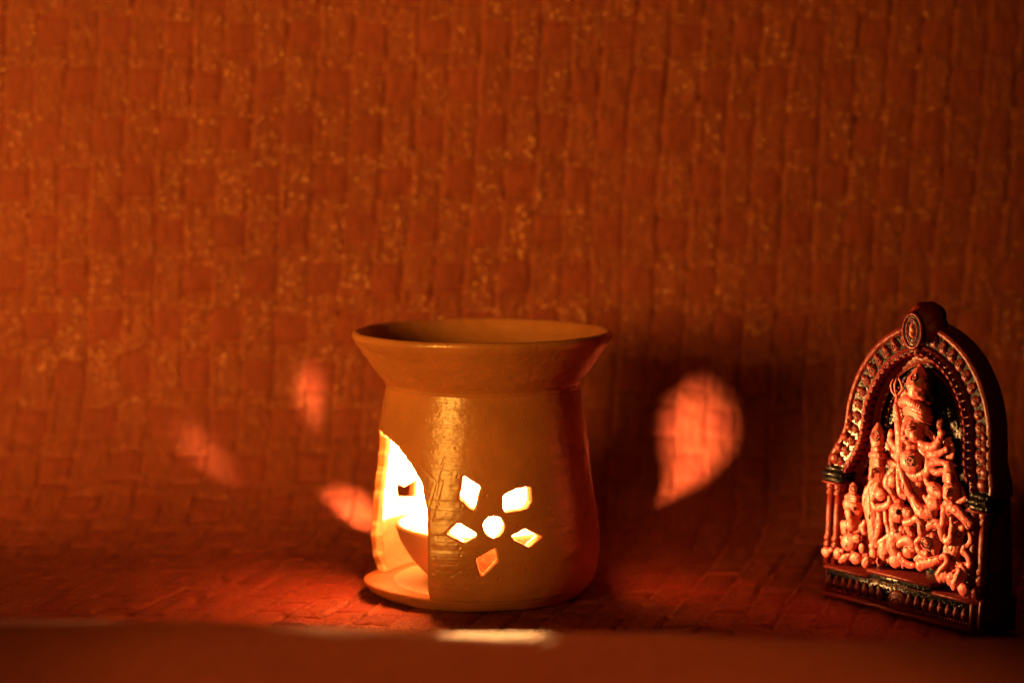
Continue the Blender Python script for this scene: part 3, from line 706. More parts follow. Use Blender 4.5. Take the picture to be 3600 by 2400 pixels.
    oval('oval_rim', 0.43, 0.60, 0.075, 0.06, M_RED); oval('oval_groove', 0.33, 0.49, 0.05, 0.06, M_BLACK); oval('oval_rim', 0.26, 0.41, 0.05, 0.03, M_RED); oval('oval_groove', 0.19, 0.33, 0.045, 0.04, M_BLACK)
    P = Prim(); P.ball((c[0], 0.08, c[2] + 0.02), 0.16, 0.3, 0.13); P.ball((c[0] + 0.02, 0.02, c[2] + 0.1), 0.08, 0.09, 0.1); P.ball((c[0] - 0.02, 0.02, c[2] - 0.1), 0.1, 0.13, 0.09)
    link('tiny_face', clay(P.mesh(), 0.03, 1), M_FIG, fin)
    # pillars with capitals
    for sx in (-1, 1):
        u0, u1 = (-4.22, -3.36) if sx < 0 else (2.78, 3.64)
        p = box_obj('pillar', [(u0 + 0.04, u1 - 0.04, -1.6, -0.46, 1.1, 4.25)], M_RED, root, 0.05)
        V, F = [], []
        for uu in (u0 + 0.24, u1 - 0.22):
            pr = [(0.2, 1.15), (0.2, 1.75), (0.24, 1.8), (0.24, 1.95), (0.18, 2.0), (0.24, 2.06), (0.24, 2.2), (0.19, 2.26), (0.21, 3.3), (0.19, 3.75), (0.24, 3.8), (0.24, 3.92), (0.19, 3.97), (0.25, 4.05), (0.25, 4.2), (0.2, 4.25)]
            a, f = lathe([(0, 1.15)] + pr + [(0, 4.25)], 14); b = len(V)
            V += [(x + shear(uu, z), y + 0.44, z) for x, y, z in a]; F += [tuple(b + i for i in q) for q in f]
        link('pillar_shaft', mesh_from(V, F), M_RED, p)
        cap = box_obj('capital', [(u0 - 0.1, u1 + 0.05, -1.6, -0.2, 4.28, 4.46), (u0 - 0.14, u1 + 0.08, -1.6, -0.12, 4.49, 4.66), (u0 - 0.06, u1 + 0.05, -1.6, -0.22, 4.68, 4.86)], M_SPECK, p, 0.06)
        rim = box_obj('capital_rim', [(u0 - 0.12, u1 + 0.06, -1.55, -0.16, 4.20, 4.28)], M_RED, p, 0.03)
        wall = box_obj('side_panel', [((-3.4, -2.3, -1.5, -1.1, 1.1, 4.6) if sx < 0 else (2.3, 2.85, -1.5, -1.1, 1.1, 4.6))], M_RED, root, 0.05)
        # scroll knobs on the shoulder above the capital
        P = Prim()
        for k, (du, dv, r) in enumerate([(3.55, 5.15, 0.3), (3.5, 5.6, 0.26), (3.32, 6.02, 0.24), (3.25, 6.42, 0.22), (3.2, 6.8, 0.2)]):
            P.ball((shear(sx * du - (0.28 if sx < 0 else 0.24) * max(0, 6.4 - dv), dv), 0.44, dv), r, r * 0.85, 0.2)
        sc_ = link('scroll', clay(P.mesh(), 0.03, 1), M_RED, root)
    # base: block, lip, ledges, black frieze, petals, beads, medallion
    b = box_obj('base', [(-3.85, 3.62, -1.78, -0.12, 0.0, 1.12)], M_RED, root, 0.06)
    box_obj('foot_lip', [(-3.87, 3.64, -1.6, 0.02, 0.0, 0.24)], M_RED, b, 0.08)
    box_obj('ledge', [(-3.88, -1.55, -1.3, -0.02, 1.04, 1.18), (1.5, 3.66, -1.3, -0.02, 1.04, 1.18)], M_RED, b, 0.05)
    box_obj('middle_step', [(-1.6, 1.55, -1.3, 0.03, 1.28, 1.44)], M_RED, b, 0.05)
    box_obj('step_riser', [(-1.55, 1.5, -1.25, -0.08, 1.05, 1.30)], M_SPECK, b, 0.03)
    box_obj('frieze_ground', [(-3.7, 3.45, -0.3, -0.095, 0.26, 1.03)], M_SPECK, b, 0.01)
    box_obj('corner_post', [(3.66, 3.86, -1.78, -0.02, 0.0, 1.25)], M_RED, b, 0.05)
    box_obj('corner_post', [(3.3, 3.5, -0.4, 0.0, 0.1, 1.12)], M_RED, b, 0.04)
    P = Prim(); P.ball((0, 0, 0), 0.17, 0.2, 0.09, 0, 12, 8); P.ball((0, 0, 0.12), 0.1, 0.16, 0.08, 0, 10, 6); P.ball((0, -0.08, -0.03), 0.09, 0.1, 0.035, 0, 10, 6); P.ball((0, -0.11, -0.03), 0.045, 0.05, 0.02, 0, 8, 5)
    bp = P.mesh(); bp.materials.append(M_RED); bp.polygons.foreach_set('use_smooth', [True] * len(bp.polygons))
    copies('base_petal', bp, b, [(u, -0.06, 0.60, 0, random.uniform(0.92, 1.06)) for u in np.arange(-3.5, 3.2, 0.365) if abs(u + 0.05) > 0.55])
    P = Prim(); P.ball((0, 0, 0), 0.062, 0.085, 0.06, 0, 10, 7); bb = P.mesh(); bb.materials.append(M_RED); bb.polygons.foreach_set('use_smooth', [True] * len(bb.polygons))
    copies('base_bead', bb, b, [(u, -0.06, 0.33, 0, random.uniform(0.9, 1.1)) for u in np.arange(-3.65, 3.28, 0.14)])
    P = Prim(); P.ball((shear(-0.05, 0.5), 0.1, 0.46), 0.52, 0.44, 0.17)
    md = link('medallion', clay(P.mesh(), 0.03, 1), M_RED, b)
    for r, mt in ((0.34, M_BLACK), (0.2, M_BLACK)):
        pts = [(shear(-0.05, 0.5) + r * math.cos(a), 0.1 - 0.17 * math.sqrt(max(0.03, 1 - (r * math.cos(a) / 0.52) ** 2 - (r * 0.95 * math.sin(a) / 0.44) ** 2)), 0.42 + r * 0.95 * math.sin(a)) for a in np.linspace(-0.15, math.pi + 0.15, 16)]
        V, F = tube(pts, 0.022, 6); link('medallion_groove', mesh_from(V, F), mt, b)
    figures(root)

def figures(root):
    # --- the goddess: head, torso, arms, skirt in one body
    P = Prim()
    P.E(3211, 1512, -0.40, 38, 50, 46); P.E(3196, 1536, -0.34, 23, 26, 32); P.E(3224, 1528, -0.36, 24, 28, 40); P.E(3218, 1478, -0.45, 40, 30, 36)      # head
    P.L(-0.1, (3180, 1500, 5), (3174, 1522, 8)); P.E(3183, 1540, -0.12, 9, 7); P.E(3194, 1556, -0.2, 14, 10)           # nose, lips, chin
    P.E(3257, 1512, -0.55, 11, 20); P.E(3249, 1549, -0.5, 9, 13)                                                      # ear, earring
    P.L(-0.5, (3210, 1560, 26), (3215, 1590, 34)); P.E(3214, 1598, -0.55, 50, 26, 30)                                                                     # neck
    P.E(3218, 1628, -0.5, 46, 52, 40); P.E(3203, 1622, -0.22, 40, 41, 30); P.E(3160, 1603, -0.35, 20, 21)               # torso
    P.L(-0.35, (3240, 1580, 13), (3256, 1605, 14), (3266, 1640, 15), (3255, 1662, 16), (3220, 1672, 16), (3196, 1660, 14))
    P.L(-0.6, (3205, 1665, 34), (3212, 1710, 36), (3230, 1760, 30))
    P.L(-0.3, (3150, 1424, 8), (3156, 1460, 11), (3160, 1500, 14), (3166, 1550, 17), (3168, 1585, 16))                # raised arm
    P.L(-0.3, (3240, 1560, 12), (3275, 1572, 13), (3298, 1556, 12), (3308, 1530, 9)); P.E(3310, 1520, -0.3, 14, 12)     # right-hand arms
    P.L(-0.35, (3260, 1600, 12), (3290, 1597, 12), (3312, 1588, 9), (3328, 1578, 9))
    P.L(-0.35, (3268, 1630, 12), (3290, 1625, 11), (3312, 1624, 9), (3340, 1632, 8), (3362, 1637, 4))
    P.L(-0.35, (3276, 1650, 11), (3295, 1659, 11), (3318, 1655, 9), (3340, 1668, 12))
    P.L(-0.4, (3135, 1520, 11), (3128, 1536, 9), (3138, 1558, 11), (3150, 1575, 9))                                    # left-hand arms
    P.L(-0.4, (3122, 1560, 8), (3130, 1585, 9), (3145, 1600, 10)); P.L(-0.4, (3124, 1622, 11), (3138, 1628, 9), (3152, 1632, 8))
    P.L(-0.25, (3162, 1632, 9), (3176, 1680, 11), (3192, 1725, 12), (3212, 1752, 12)); P.L(-0.3, (3158, 1640, 7), (3160, 1690, 9), (3166, 1730, 12), (3182, 1745, 10))
    P.E(3176, 1712, -0.34, 13, 32, 12, 8)                                                                             # sash
    P.L(-0.4, (3142, 1650, 11), (3128, 1672, 14), (3120, 1700, 15), (3135, 1730, 13)); P.E(3138, 1690, -0.4, 20, 24)
    P.L(-0.45, (3130, 1720, 12), (3140, 1745, 14), (3150, 1765, 16)); P.L(-0.5, (3235, 1690, 14), (3226, 1720, 16), (3215, 1760, 15))
    g = Carved('goddess_figure', P, root, M_FIG)
    g.eye(3206, 1505, 19, 9.5, 14); g.line([(3188, 1498), (3200, 1490), (3214, 1489), (3226, 1494)], 2.2, M_BLACK, 'brow')
    g.line([(3180, 1484), (3186, 1476), (3191, 1484), (3186, 1492), (3181, 1487)], 1.3, M_BLACK, 'brow_mark'); g.line([(3178, 1541), (3190, 1538)], 1.6, M_BLACK, 'mouth')
    g.dot(3198, 1619, 5, M_FIG, 'boss', None, 0, 1.2); g.ring(3198, 1620, 10, 1.7, M_BLACK); g.ring(3198, 1620, 14, 2.4, M_FIG); g.ring(3198, 1620, 19, 1.5, M_BLACK)
    g.line([(3174, 1572), (3180, 1590), (3186, 1600)], 1.6, M_BLACK, 'necklace'); g.line([(3235, 1565), (3228, 1580), (3205, 1592), (3190, 1598)], 1.8, M_BLACK, 'necklace')
    g.line([(3155, 1640), (3168, 1690), (3184, 1730), (3200, 1745)], 1.6, M_BLACK, 'fold'); g.line([(3176, 1640), (3196, 1690), (3215, 1735)], 1.6, M_BLACK, 'fold')
    g.dot(3176, 1712, 5, M_BLACK, 'sash_hole', 11, 10); g.line([(3110, 1690), (3125, 1690), (3140, 1700)], 1.4, M_BLACK, 'fold'); g.line([(3115, 1672), (3130, 1665), (3145, 1652)], 1.4, M_BLACK, 'fold')
    for x, y in ((3296, 1554), (3304, 1545), (3310, 1592), (3318, 1586), (3300, 1624), (3308, 1625), (3303, 1658), (3311, 1656)): g.line([(x - 5, y - 8), (x + 3, y + 8)], 1.2, M_BLACK, 'bangle')
    P2 = Prim(); rr = random.Random(5)
    for x0, x1, y0, y1, n in ((2925, 3110, 1840, 1975, 26), (3050, 3300, 1700, 1985, 60), (3270, 3400, 1790, 2040, 34), (3110, 3300, 1590, 1720, 26)):
        for _ in range(n):
            P2.E(rr.uniform(x0, x1), rr.uniform(y0, y1), rr.uniform(-0.88, -0.62), rr.uniform(16, 26), rr.uniform(14, 28), 18, rr.uniform(-40, 40))
    Carved('relief_ground', P2, root, M_FIG, 0.03).marks(26, 2940, 1850, 3380, 1990, 3)
    g.marks(16, 3120, 1640, 3240, 1760, 4)
    # --- crown and its bands
    P = Prim(1.0); P.L(-0.38, (3236, 1286, 9), (3237, 1300, 20), (3238, 1325, 38), (3238, 1352, 43), (3238, 1372, 38)); c = Carved('crown', P, g.o, M_CROWN)
    c.ring(3214, 1327, 6, 2.2, M_FIG); c.ring(3214, 1327, 13, 3.2, M_BLACK); c.ring(3214, 1327, 10, 2.0, M_FIG);
    P = Prim(); P.L(-0.3, (3188, 1388, 7, -0.35), (3200, 1384, 9, -0.2), (3222, 1390, 9, -0.08), (3246, 1400, 8, -0.15), (3275, 1408, 6, -0.5)); P.E(3240, 1400, -0.5, 45, 28, 40)
    P.L(-0.5, (3170, 1412, 6), (3172, 1392, 7), (3184, 1376, 7)); Carved('crown_roll', P, g.o, M_CROWN)
    P = Prim()
    P.L(-0.3, (3166, 1430, 10, -0.5), (3172, 1414, 14, -0.3), (3190, 1408, 16, -0.14), (3215, 1420, 15, -0.06), (3240, 1434, 13, -0.1), (3266, 1446, 10, -0.4))
    P.E(3222, 1452, -0.5, 45, 30, 38); cb = Carved('crown_band', P, g.o, M_FIG)
    for k in range(12):
        x = 3168 + k * 8.2; y = 1410 + abs(k - 2.5) * 3.2 - (3 if k < 2 else 0); cb.line([(x + 2, y - 10 + k * 0.3), (x, y + 3), (x - 2, y + 14)], 1.25, M_BLACK, 'crown_rib')
    P = Prim()
    for k in range(3):
        d = k * 13; P.L(-0.3, (3168 + k * 2, 1438 + d, 5, -0.55), (3176 + k * 2, 1428 + d, 6, -0.34), (3194 + k * 2, 1428 + d, 6.4, -0.16), (3222 + k, 1440 + d, 6.4, -0.06), (3250, 1454 + d, 6, -0.14), (3276 - k, 1464 + d, 5, -0.45))
    Carved('headband', P, g.o, M_FIG)
    P = Prim()
    for k in range(3):
        d = k * 13 + 6.5; P.L(-0.3, (3169 + k * 2, 1439 + d, 3, -0.62), (3177 + k * 2, 1430 + d, 3, -0.42), (3195 + k * 2, 1430 + d, 3.2, -0.25), (3222 + k, 1441 + d, 3.2, -0.15), (3250, 1455 + d, 3, -0.22), (3274 - k, 1464 + d, 3, -0.5))
    P.L(-0.3, (3190, 1384 + 14, 3, -0.3), (3215, 1398, 4, -0.16), (3240, 1408, 4, -0.2), (3268, 1418, 3, -0.5))
    link('headband_groove', P.mesh(), M_BLACK, g.o)
    # --- trident
    P = Prim()
    P.L(-0.45, (3150, 1396, 5), (3136, 1374, 4), (3132, 1352, 4), (3141, 1330, 2)); P.L(-0.42, (3152, 1398, 5), (3146, 1370, 4), (3147, 1346, 5), (3151, 1328, 2)); P.L(-0.45, (3154, 1394, 5), (3172, 1366, 6), (3166, 1342, 5), (3157, 1327, 2))
    P.L(-0.4, (3152, 1392, 6), (3153, 1404, 7), (3153, 1416, 8), (3153, 1428, 6)); t = Carved('trident', P, root, M_FIG, 0.022)
    t.line([(3146, 1410), (3160, 1411)], 1.5, M_BLACK); t.line([(3146, 1423), (3160, 1424)], 1.5, M_BLACK)
    # --- things held up on the right
    P = Prim(); P.E(3305, 1490, -0.45, 12, 24, 11, -8); P.E(3311, 1480, -0.45, 8, 12); P.E(3300, 1502, -0.45, 8, 10); Carved('lotus_bud', P, root, M_RED)
    P = Prim(); P.E(3336, 1585, -0.5, 22, 42, 9); P.L(-0.45, (3322, 1560, 6), (3330, 1545, 7), (3345, 1538, 4)); f = Carved('fan', P, root, M_FIG); f.ring(3329, 1583, 8, 2.2, M_RED); f.ring(3329, 1583, 14, 1.6, M_BLACK)
    P = Prim(); P.L(-0.5, (3262, 1525, 6), (3276, 1540, 6), (3284, 1560, 5)); P.L(-0.5, (3270, 1515, 6), (3284, 1530, 6), (3292, 1548, 5)); Carved('hair_lock', P, root, M_FIG)
    # --- tall attendant with a pot
    P = Prim()
    P.E(3085, 1660, -0.4, 30, 42, 32); P.E(3075, 1680, -0.35, 22, 24, 22); P.L(-0.15, (3066, 1652, 5), (3061, 1671, 8)); P.E(3064, 1684, -0.25, 9, 6); P.E(3070, 1694, -0.3, 12, 9); P.E(3112, 1670, -0.5, 9, 15); P.E(3106, 1694, -0.48, 7, 12)
    P.L(-0.4, (3088, 1700, 18), (3080, 1730, 26), (3068, 1770, 24), (3072, 1830, 24), (3078, 1880, 22), (3084, 1915, 16)); P.L(-0.35, (3052, 1720, 12), (3042, 1755, 12), (3048, 1790, 11), (3055, 1830, 9))
    P.L(-0.2, (3068, 1768, 9), (3080, 1782, 11), (3108, 1781, 11), (3128, 1768, 11), (3128, 1750, 8)); P.E(3097, 1738, -0.25, 21, 23); P.L(-0.3, (3062, 1700, 10), (3055, 1730, 9), (3070, 1758, 9))
    P.L(-0.3, (3060, 1790, 8), (3058, 1840, 9), (3062, 1890, 8), (3070, 1920, 7)); P.L(-0.3, (3090, 1800, 9), (3092, 1850, 11), (3082, 1890, 9))
    a = Carved('attendant_figure', P, root, M_FIG)
    a.eye(3079, 1656, 14, 8.5, 6); a.line([(3064, 1650), (3076, 1643), (3092, 1646)], 2, M_BLACK, 'brow'); a.line([(3058, 1685), (3070, 1684)], 1.4, M_BLACK, 'mouth')
    a.line([(3052, 1712), (3058, 1760), (3060, 1800)], 1.6, M_BLACK, 'fold'); a.dot(3057, 1817, 5, M_BLACK, 'fold_hole', 12); a.line([(3078, 1790), (3084, 1840), (3066, 1862)], 1.4, M_BLACK, 'fold'); a.line([(3072, 1720), (3080, 1735), (3076, 1755)], 1.4, M_BLACK, 'fold')
    for k in range(7): a.dot(3054 + k * 0.6, 1726 + k * 10, 3, M_FIG, 'garland_bead', None, 0, 1.0)
    for k in range(6): a.dot(3072 + k * 7, 1704 + (2.5 - abs(k - 2.5)) * 1.5, 2.6, M_FIG, 'necklace_bead', None, 0, 1.0)
    a.marks(12, 3046, 1720, 3110, 1900, 5)
    P = Prim(); P.L(-0.42, (3088, 1494, 8), (3087, 1512, 19), (3086, 1535, 25), (3086, 1558, 22)); c = Carved('crown', P, a.o, M_FIG)
    c.ring(3078, 1532, 6, 2.4, M_FIG); c.ring(3078, 1532, 10.5, 1.9, M_BLACK); c.ring(3078, 1532, 15, 2.0, M_FIG); c.ring(3078, 1532, 19, 1.8, M_BLACK)
    P = Prim(); P.L(-0.4, (3070, 1578, 8, -0.45), (3082, 1577, 9, -0.2), (3098, 1578, 8, -0.3), (3110, 1578, 6, -0.5))
    P.L(-0.4, (3062, 1600, 8, -0.55), (3072, 1598, 11, -0.25), (3090, 1600, 11, -0.15), (3115, 1604, 9, -0.45)); P.E(3088, 1600, -0.5, 24, 36, 24)
    for k in range(3): P.L(-0.4, (3060, 1617 + k * 9, 4, -0.5), (3072, 1616 + k * 9, 4.5, -0.22), (3092, 1620 + k * 9, 4.5, -0.16), (3112, 1625 + k * 9, 4, -0.45))
    h = Carved('headband', P, a.o, M_FIG); h.line([(3064, 1590), (3085, 1588), (3112, 1592)], 2, M_BLACK, 'headband_groove')
    for k in range(3): h.line([(3058, 1612 + k * 9), (3080, 1611 + k * 9), (3110, 1619 + k * 9)], 1.5, M_BLACK, 'headband_groove')
    for k in range(6): h.line([(3068 + k * 8, 1594), (3068 + k * 8, 1607)], 1.2, M_BLACK, 'headband_rib')
    # --- elephant-headed attendant
    P = Prim()
    P.E(3002, 1790, -0.4, 34, 40, 32); P.E(2990, 1775, -0.35, 28, 30); P.L(-0.2, (2984, 1800, 15), (2990, 1822, 13), (2992, 1832, 11)); P.E(2990, 1845, -0.3, 26, 22, 24); P.E(2966, 1848, -0.35, 13, 22)
    P.L(-0.2, (2975, 1838, 8), (2968, 1852, 8), (2974, 1868, 7)); P.E(2958, 1808, -0.5, 15, 20, 9); P.E(3040, 1790, -0.5, 12, 18, 9); P.L(-0.4, (2965, 1868, 8), (2995, 1868, 9), (3022, 1860, 9), (3030, 1840, 8)); P.E(3005, 1835, -0.45, 30, 30)
    P.L(-0.35, (3040, 1835, 8), (3034, 1855, 9), (3040, 1875, 9)); P.L(-0.6, (2945, 1790, 9), (2946, 1820, 10), (2944, 1850, 9))
    e = Carved('elephant_headed_figure', P, root, M_FIG)
    e.dot(3003, 1787, 8, M_BLACK, 'eye', 8); e.dot(3003, 1787, 4, M_FIG, 'eyeball', None, 0, 1.5, 0.02); e.line([(2992, 1794), (2996, 1806), (3004, 1816)], 2.5, M_BLACK, 'fold'); e.line([(2974, 1833), (2978, 1850), (2974, 1864)], 1.8, M_BLACK, 'fold')
    e.line([(2984, 1812), (2994, 1822), (3008, 1826)], 1.5, M_BLACK, 'fold')
    P = Prim(); P.E(3000, 1752, -0.45, 32, 22, 28); P.E(3000, 1717, -0.45, 15, 24, 13, -8)
    for k in range(3): P.L(-0.4, (2976, 1744 + k * 9, 4, -0.4), (2990, 1742 + k * 9, 4.6, -0.16), (3010, 1745 + k * 9, 4.6, -0.14), (3032, 1750 + k * 9, 4, -0.42))
    h = Carved('crown', P, e.o, M_FIG); h.ring(2997, 1717, 10, 2, M_BLACK)
    for k in range(3): h.line([(2974, 1749 + k * 9), (2992, 1746 + k * 9), (3028, 1754 + k * 9)], 1.5, M_BLACK, 'headband_groove')
    # --- the small beasts and lumps along the foot, left to right
    def piece(name, build, detail=None, voxel=0.022):
        P = Prim(); build(P); c = Carved(name, P, root, M_FIG, voxel)
        if detail: detail(c)
    def rat(P):
        P.E(2988, 1905, -0.25, 34, 32, 28, 25); P.E(3014, 1892, -0.15, 18, 17); P.E(2958, 1890, -0.4, 9, 11); P.E(3000, 1878, -0.35, 12, 7); P.E(3030, 1925, -0.3, 12, 20)
    def rat_d(c):
        c.dot(2975, 1918, 6, M_BLACK, 'eye'); c.dot(2978, 1893, 4, M_BLACK, 'eye'); c.line([(3008, 1890), (3012, 1898)], 2, M_BLACK, 'nostril'); c.line([(3016, 1887), (3018, 1895)], 2, M_BLACK, 'nostril'); c.line([(3000, 1875), (2998, 1895), (3010, 1910)], 1.4, M_BLACK, 'fold')
    piece('mouse_figure', rat, rat_d)
    piece('clay_lump', lambda P: (P.E(2906, 1940, -0.2, 19, 19, 16), P.E(2922, 1932, -0.15, 10, 9)))
    piece('clay_lump', lambda P: (P.E(2948, 1945, -0.15, 19, 22, 17), P.E(2960, 1935, -0.12, 9, 9)), lambda c: c.line([(2948, 1938), (2958, 1942), (2952, 1956)], 1.8, M_BLACK, 'fold'))
    piece('leaf', lambda P: P.L(-0.1, (2954, 1972, 7), (2970, 1960, 12), (2988, 1948, 5)), lambda c: c.line([(2956, 1970), (2986, 1950)], 1.6, M_BLACK, 'leaf_vein'))
    piece('clay_lump', lambda P: P.E(3010, 1962, -0.06, 24, 22, 16), lambda c: c.line([(2998, 1972), (3012, 1962), (3026, 1950)], 2, M_BLACK, 'fold'))
    piece('clay_lump', lambda P: (P.E(3045, 1975, -0.04, 15, 24, 14, -25), P.E(3070, 1945, -0.2, 15, 22, 12, 15), P.E(3065, 1920, -0.3, 12, 14)), lambda c: c.line([(3038, 1975), (3055, 1962)], 1.6, M_BLACK, 'fold'))
    piece('carved_block', lambda P: (P.E(3106, 1935, -0.25, 22, 34, 14), P.L(-0.25, (3092, 1905, 8), (3110, 1895, 9), (3128, 1880, 8)), P.E(3106, 1958, -0.15, 14, 8)), lambda c: c.line([(3118, 1925), (3124, 1945), (3114, 1958)], 1.8, M_BLACK, 'fold'))
    # --- lion
    def lion(P):
        P.E(3158, 1802, -0.15, 34, 35, 28); P.E(3192, 1802, -0.08, 22, 20, 18); P.E(3180, 1820, -0.15, 14, 10); P.L(-0.2, (3136, 1810, 10), (3140, 1850, 11), (3150, 1880, 12), (3165, 1885, 12)); P.L(-0.3, (3112, 1800, 8), (3118, 1840, 9), (3128, 1875, 9))
        P.L(-0.25, (3150, 1880, 20), (3140, 1910, 24), (3150, 1945, 20)); P.E(3160, 1765, -0.3, 20, 12); P.L(-0.25, (3145, 1838, 7), (3152, 1860, 7)); P.E(3172, 1868, -0.3, 18, 22)
    def lion_d(c):
        c.dot(3157, 1799, 11, M_BLACK, 'eye', 11); c.dot(3156, 1800, 5, M_RED, 'eyeball', None, 0, 1.6, 0.02); c.line([(3160, 1838), (3172, 1832), (3196, 1826)], 2.4, M_BLACK, 'mouth'); c.line([(3172, 1785), (3184, 1788), (3205, 1788)], 2.2, M_BLACK, 'brow'); c.line([(3128, 1848), (3134, 1856), (3136, 1846)], 2, M_BLACK, 'fold')
        c.line([(3162, 1845), (3160, 1860), (3150, 1872)], 1.5, M_BLACK, 'fold'); c.marks(8, 3120, 1840, 3180, 1930, 6)
    piece('lion_figure', lion, lion_d)
    piece('fallen_limb', lambda P: (P.L(-0.1, (3162, 1912, 11), (3178, 1900, 14), (3200, 1900, 15), (3212, 1925, 13)), P.E(3194, 1940, -0.1, 22, 22, 18)), lambda c: (c.line([(3172, 1930), (3190, 1918), (3210, 1926)], 2, M_BLACK, 'fold'), c.line([(3178, 1955), (3188, 1962), (3204, 1960)], 1.4, M_BLACK, 'fold')))
    piece('fallen_limb', lambda P: (P.E(3148, 1972, -0.08, 24, 24, 16), P.L(-0.05, (3165, 1950, 10), (3175, 1968, 11), (3195, 1984, 11), (3214, 1986, 8)), P.E(3175, 1985, -0.1, 7, 14)), lambda c: c.line([(3160, 1955), (3170, 1972), (3190, 1990)], 1.8, M_BLACK, 'fold'))
    piece('fallen_limb', lambda P: (P.L(-0.05, (3238, 1985, 18), (3265, 1978, 15), (3300, 1966, 12)), P.L(-0.15, (3222, 1965, 9), (3240, 1955, 10), (3262, 1958, 9))), lambda c: c.line([(3245, 1968), (3270, 1962), (3295, 1955)], 1.8, M_BLACK, 'fold'))
    # --- the fallen demon: head, limbs, round haunch
    def demon(P):
        P.E(3288, 1722, -0.25, 30, 27, 24, -15); P.E(3305, 1735, -0.18, 18, 15); P.E(3275, 1705, -0.35, 18, 12); P.L(-0.35, (3262, 1700, 9), (3255, 1680, 10), (3250, 1672, 9)); P.L(-0.3, (3250, 1745, 7), (3262, 1760, 9))
        P.L(-0.25, (3212, 1755, 12), (3228, 1785, 20), (3250, 1805, 26), (3275, 1800, 20)); P.E(3285, 1770, -0.25, 26, 24, 20); P.L(-0.3, (3270, 1745, 10), (3300, 1755, 10))
        P.L(-0.1, (3182, 1838, 10), (3205, 1832, 11), (3226, 1822, 12), (3236, 1840, 12), (3238, 1875, 10)); P.L(-0.15, (3186, 1840, 10), (3196, 1862, 12), (3206, 1880, 9)); P.L(-0.2, (3206, 1880, 8), (3208, 1895, 7))
        P.L(-0.2, (3252, 1860, 11), (3275, 1845, 12), (3300, 1840, 13), (3312, 1870, 11)); P.E(3268, 1905, -0.3, 44, 44, 30); P.E(3255, 1908, -0.05, 17, 20, 14); P.L(-0.1, (3236, 1890, 8), (3222, 1910, 9), (3236, 1940, 10), (3260, 1945, 10)); P.E(3280, 1935, -0.25, 22, 24)
    def demon_d(c):
        c.ring(3255, 1905, 20, 2.2, M_BLACK, 'spiral_groove'); c.dot(3280, 1712, 3.5, M_BLACK, 'eye'); c.line([(3272, 1728), (3282, 1720), (3292, 1722)], 1.6, M_BLACK, 'fold'); c.line([(3292, 1748), (3304, 1744), (3316, 1748)], 2, M_BLACK, 'mouth'); c.line([(3265, 1940), (3270, 1925), (3268, 1948)], 1.8, M_BLACK, 'fold')
        c.marks(12, 3200, 1750, 3300, 1940, 7); c.line([(3242, 1775), (3252, 1768), (3260, 1780), (3252, 1790), (3242, 1785), (3242, 1775)], 1.4, M_BLACK, 'brooch_groove'); c.line([(3262, 1790), (3275, 1800), (3284, 1820)], 1.6, M_BLACK, 'fold'); c.line([(3250, 1852), (3272, 1842), (3290, 1832)], 1.8, M_BLACK, 'fold')
    piece('demon_figure', demon, demon_d)
    # --- attendant playing the lute, with bird
    def lute(P):
        P.E(3345, 1724, -0.25, 30, 37, 28); P.E(3336, 1742, -0.2, 22, 22); P.L(-0.02, (3330, 1722, 5), (3326, 1738, 7)); P.E(3332, 1752, -0.1, 7, 5); P.E(3374, 1735, -0.4, 9, 18); P.L(-0.45, (3362, 1700, 10), (3380, 1725, 9), (3392, 1760, 8), (3400, 1785, 6)); P.E(3368, 1755, -0.35, 7, 11)
        P.L(-0.35, (3348, 1762, 20), (3338, 1790, 28), (3330, 1825, 18)); P.L(-0.15, (3350, 1785, 14), (3372, 1800, 15), (3398, 1828, 14), (3412, 1840, 11), (3405, 1848, 10)); P.L(-0.3, (3355, 1778, 10), (3378, 1762, 9), (3396, 1752, 7)); P.L(-0.2, (3322, 1790, 12), (3316, 1830, 11), (3308, 1870, 10), (3316, 1895, 8))
        P.L(-0.02, (3344, 1820, 6), (3346, 1860, 9), (3342, 1895, 13), (3326, 1900, 11), (3322, 1880, 6)); P.E(3370, 1862, -0.2, 26, 30, 20); P.E(3384, 1855, -0.1, 12, 10); P.L(-0.25, (3402, 1868, 7), (3414, 1888, 8), (3408, 1910, 8), (3378, 1928, 10)); P.L(-0.25, (3370, 1890, 18), (3360, 1930, 22), (3345, 1955, 18))
        P.E(3335, 1935, -0.2, 20, 30, 16); P.L(-0.2, (3388, 1940, 10), (3402, 1955, 10), (3412, 1985, 11), (3380, 1990, 13), (3360, 1970, 13)); P.L(-0.2, (3350, 1975, 11), (3352, 2000, 10), (3372, 1995, 8)); P.L(-0.25, (3395, 1800, 5), (3410, 1792, 8), (3420, 1798, 5))
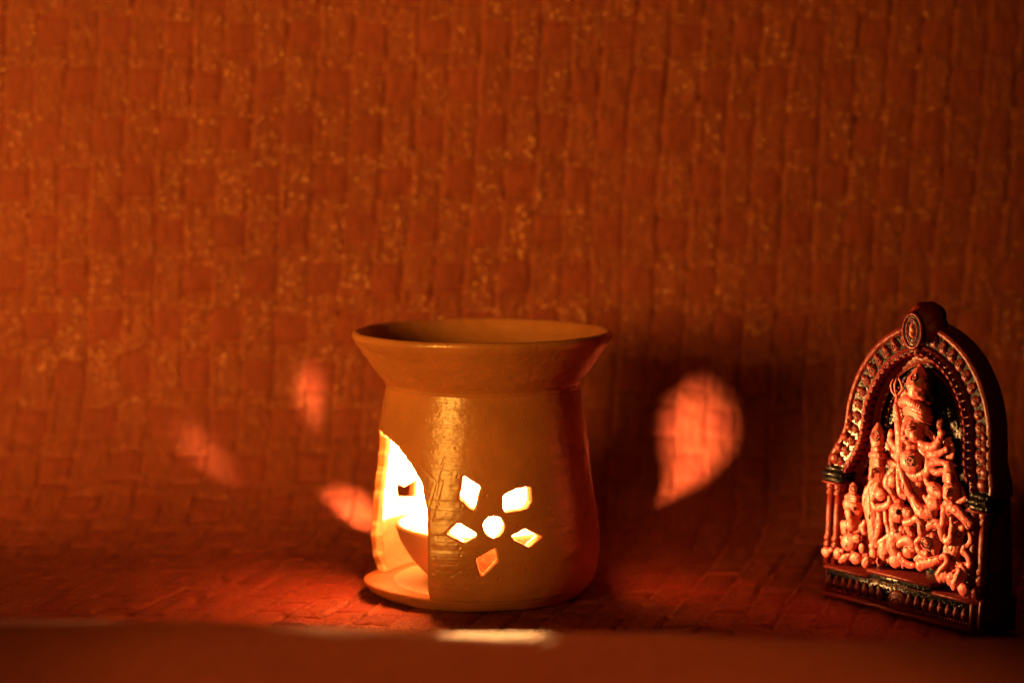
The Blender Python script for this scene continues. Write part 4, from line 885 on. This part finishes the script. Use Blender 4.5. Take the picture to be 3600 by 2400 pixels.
    def lute_d(c):
        c.eye(3338, 1722, 16, 9, 14); c.line([(3328, 1706), (3340, 1701), (3354, 1706)], 2.2, M_BLACK, 'brow'); c.line([(3328, 1753), (3338, 1752)], 1.4, M_BLACK, 'mouth'); c.ring(3370, 1875, 11, 2, M_BLACK, 'lute_ring'); c.dot(3344, 1930, 4, M_BLACK, 'fold_hole', 6); c.dot(3330, 1922, 3, M_BLACK, 'fold_hole', 5); c.dot(3347, 1962, 4, M_BLACK, 'fold_hole', 8)
        c.marks(14, 3320, 1780, 3405, 1990, 8); c.line([(3330, 1800), (3346, 1795), (3360, 1800)], 1.5, M_BLACK, 'fold'); c.line([(3372, 1840), (3390, 1845), (3406, 1852)], 1.6, M_BLACK, 'fold'); c.line([(3352, 1965), (3372, 1975), (3390, 1980)], 1.6, M_BLACK, 'fold')
    piece('lute_player_figure', lute, lute_d)
    P = Prim(); P.L(-0.3, (3336, 1640, 16), (3338, 1660, 20), (3342, 1680, 22))
    for k in range(4): P.L(-0.3, (3316, 1664 + k * 9, 4, -0.4), (3328, 1664 + k * 9, 4.5, -0.1), (3345, 1668 + k * 9, 4.5, -0.08), (3362, 1676 + k * 9, 4, -0.4))
    h = Carved('headdress', P, root, M_FIG)
    for k in range(3): h.line([(3318, 1669 + k * 9), (3330, 1668 + k * 9), (3358, 1678 + k * 9)], 1.4, M_BLACK, 'headband_groove')
    piece('swan', lambda P: (P.L(-0.02, (3310, 1958, 8), (3322, 1952, 9), (3330, 1965, 9), (3324, 1985, 8), (3306, 2002, 8), (3298, 2020, 9), (3306, 2036, 10)), P.E(3318, 2026, -0.06, 22, 22, 14, 20)), lambda c: (c.dot(3316, 1960, 3, M_BLACK, 'eye'), c.line([(3308, 2018), (3318, 2008), (3334, 2004)], 1.6, M_BLACK, 'wing_line')))
    piece('peacock', lambda P: (P.E(3345, 2035, -0.03, 20, 26, 14, -15), P.L(0.0, (3372, 2005, 8), (3362, 2035, 11), (3352, 2064, 9)), P.L(-0.1, (3380, 1990, 8), (3392, 2010, 10), (3384, 2045, 11))), lambda c: (c.dot(3348, 2030, 4, M_BLACK, 'fold_hole', 7, -30), c.line([(3356, 2050), (3366, 2025), (3374, 2008)], 1.5, M_BLACK, 'fold')))
    piece('clay_lump', lambda P: (P.E(3388, 2072, 0.0, 20, 22, 16), P.E(3405, 2082, -0.02, 8, 9)))
    P = Prim(); P.E(3428, 2088, -0.1, 16, 20, 16); P.E(3440, 2080, -0.15, 12, 12); Carved('clay_knob', P, root, M_RED)
plaque()
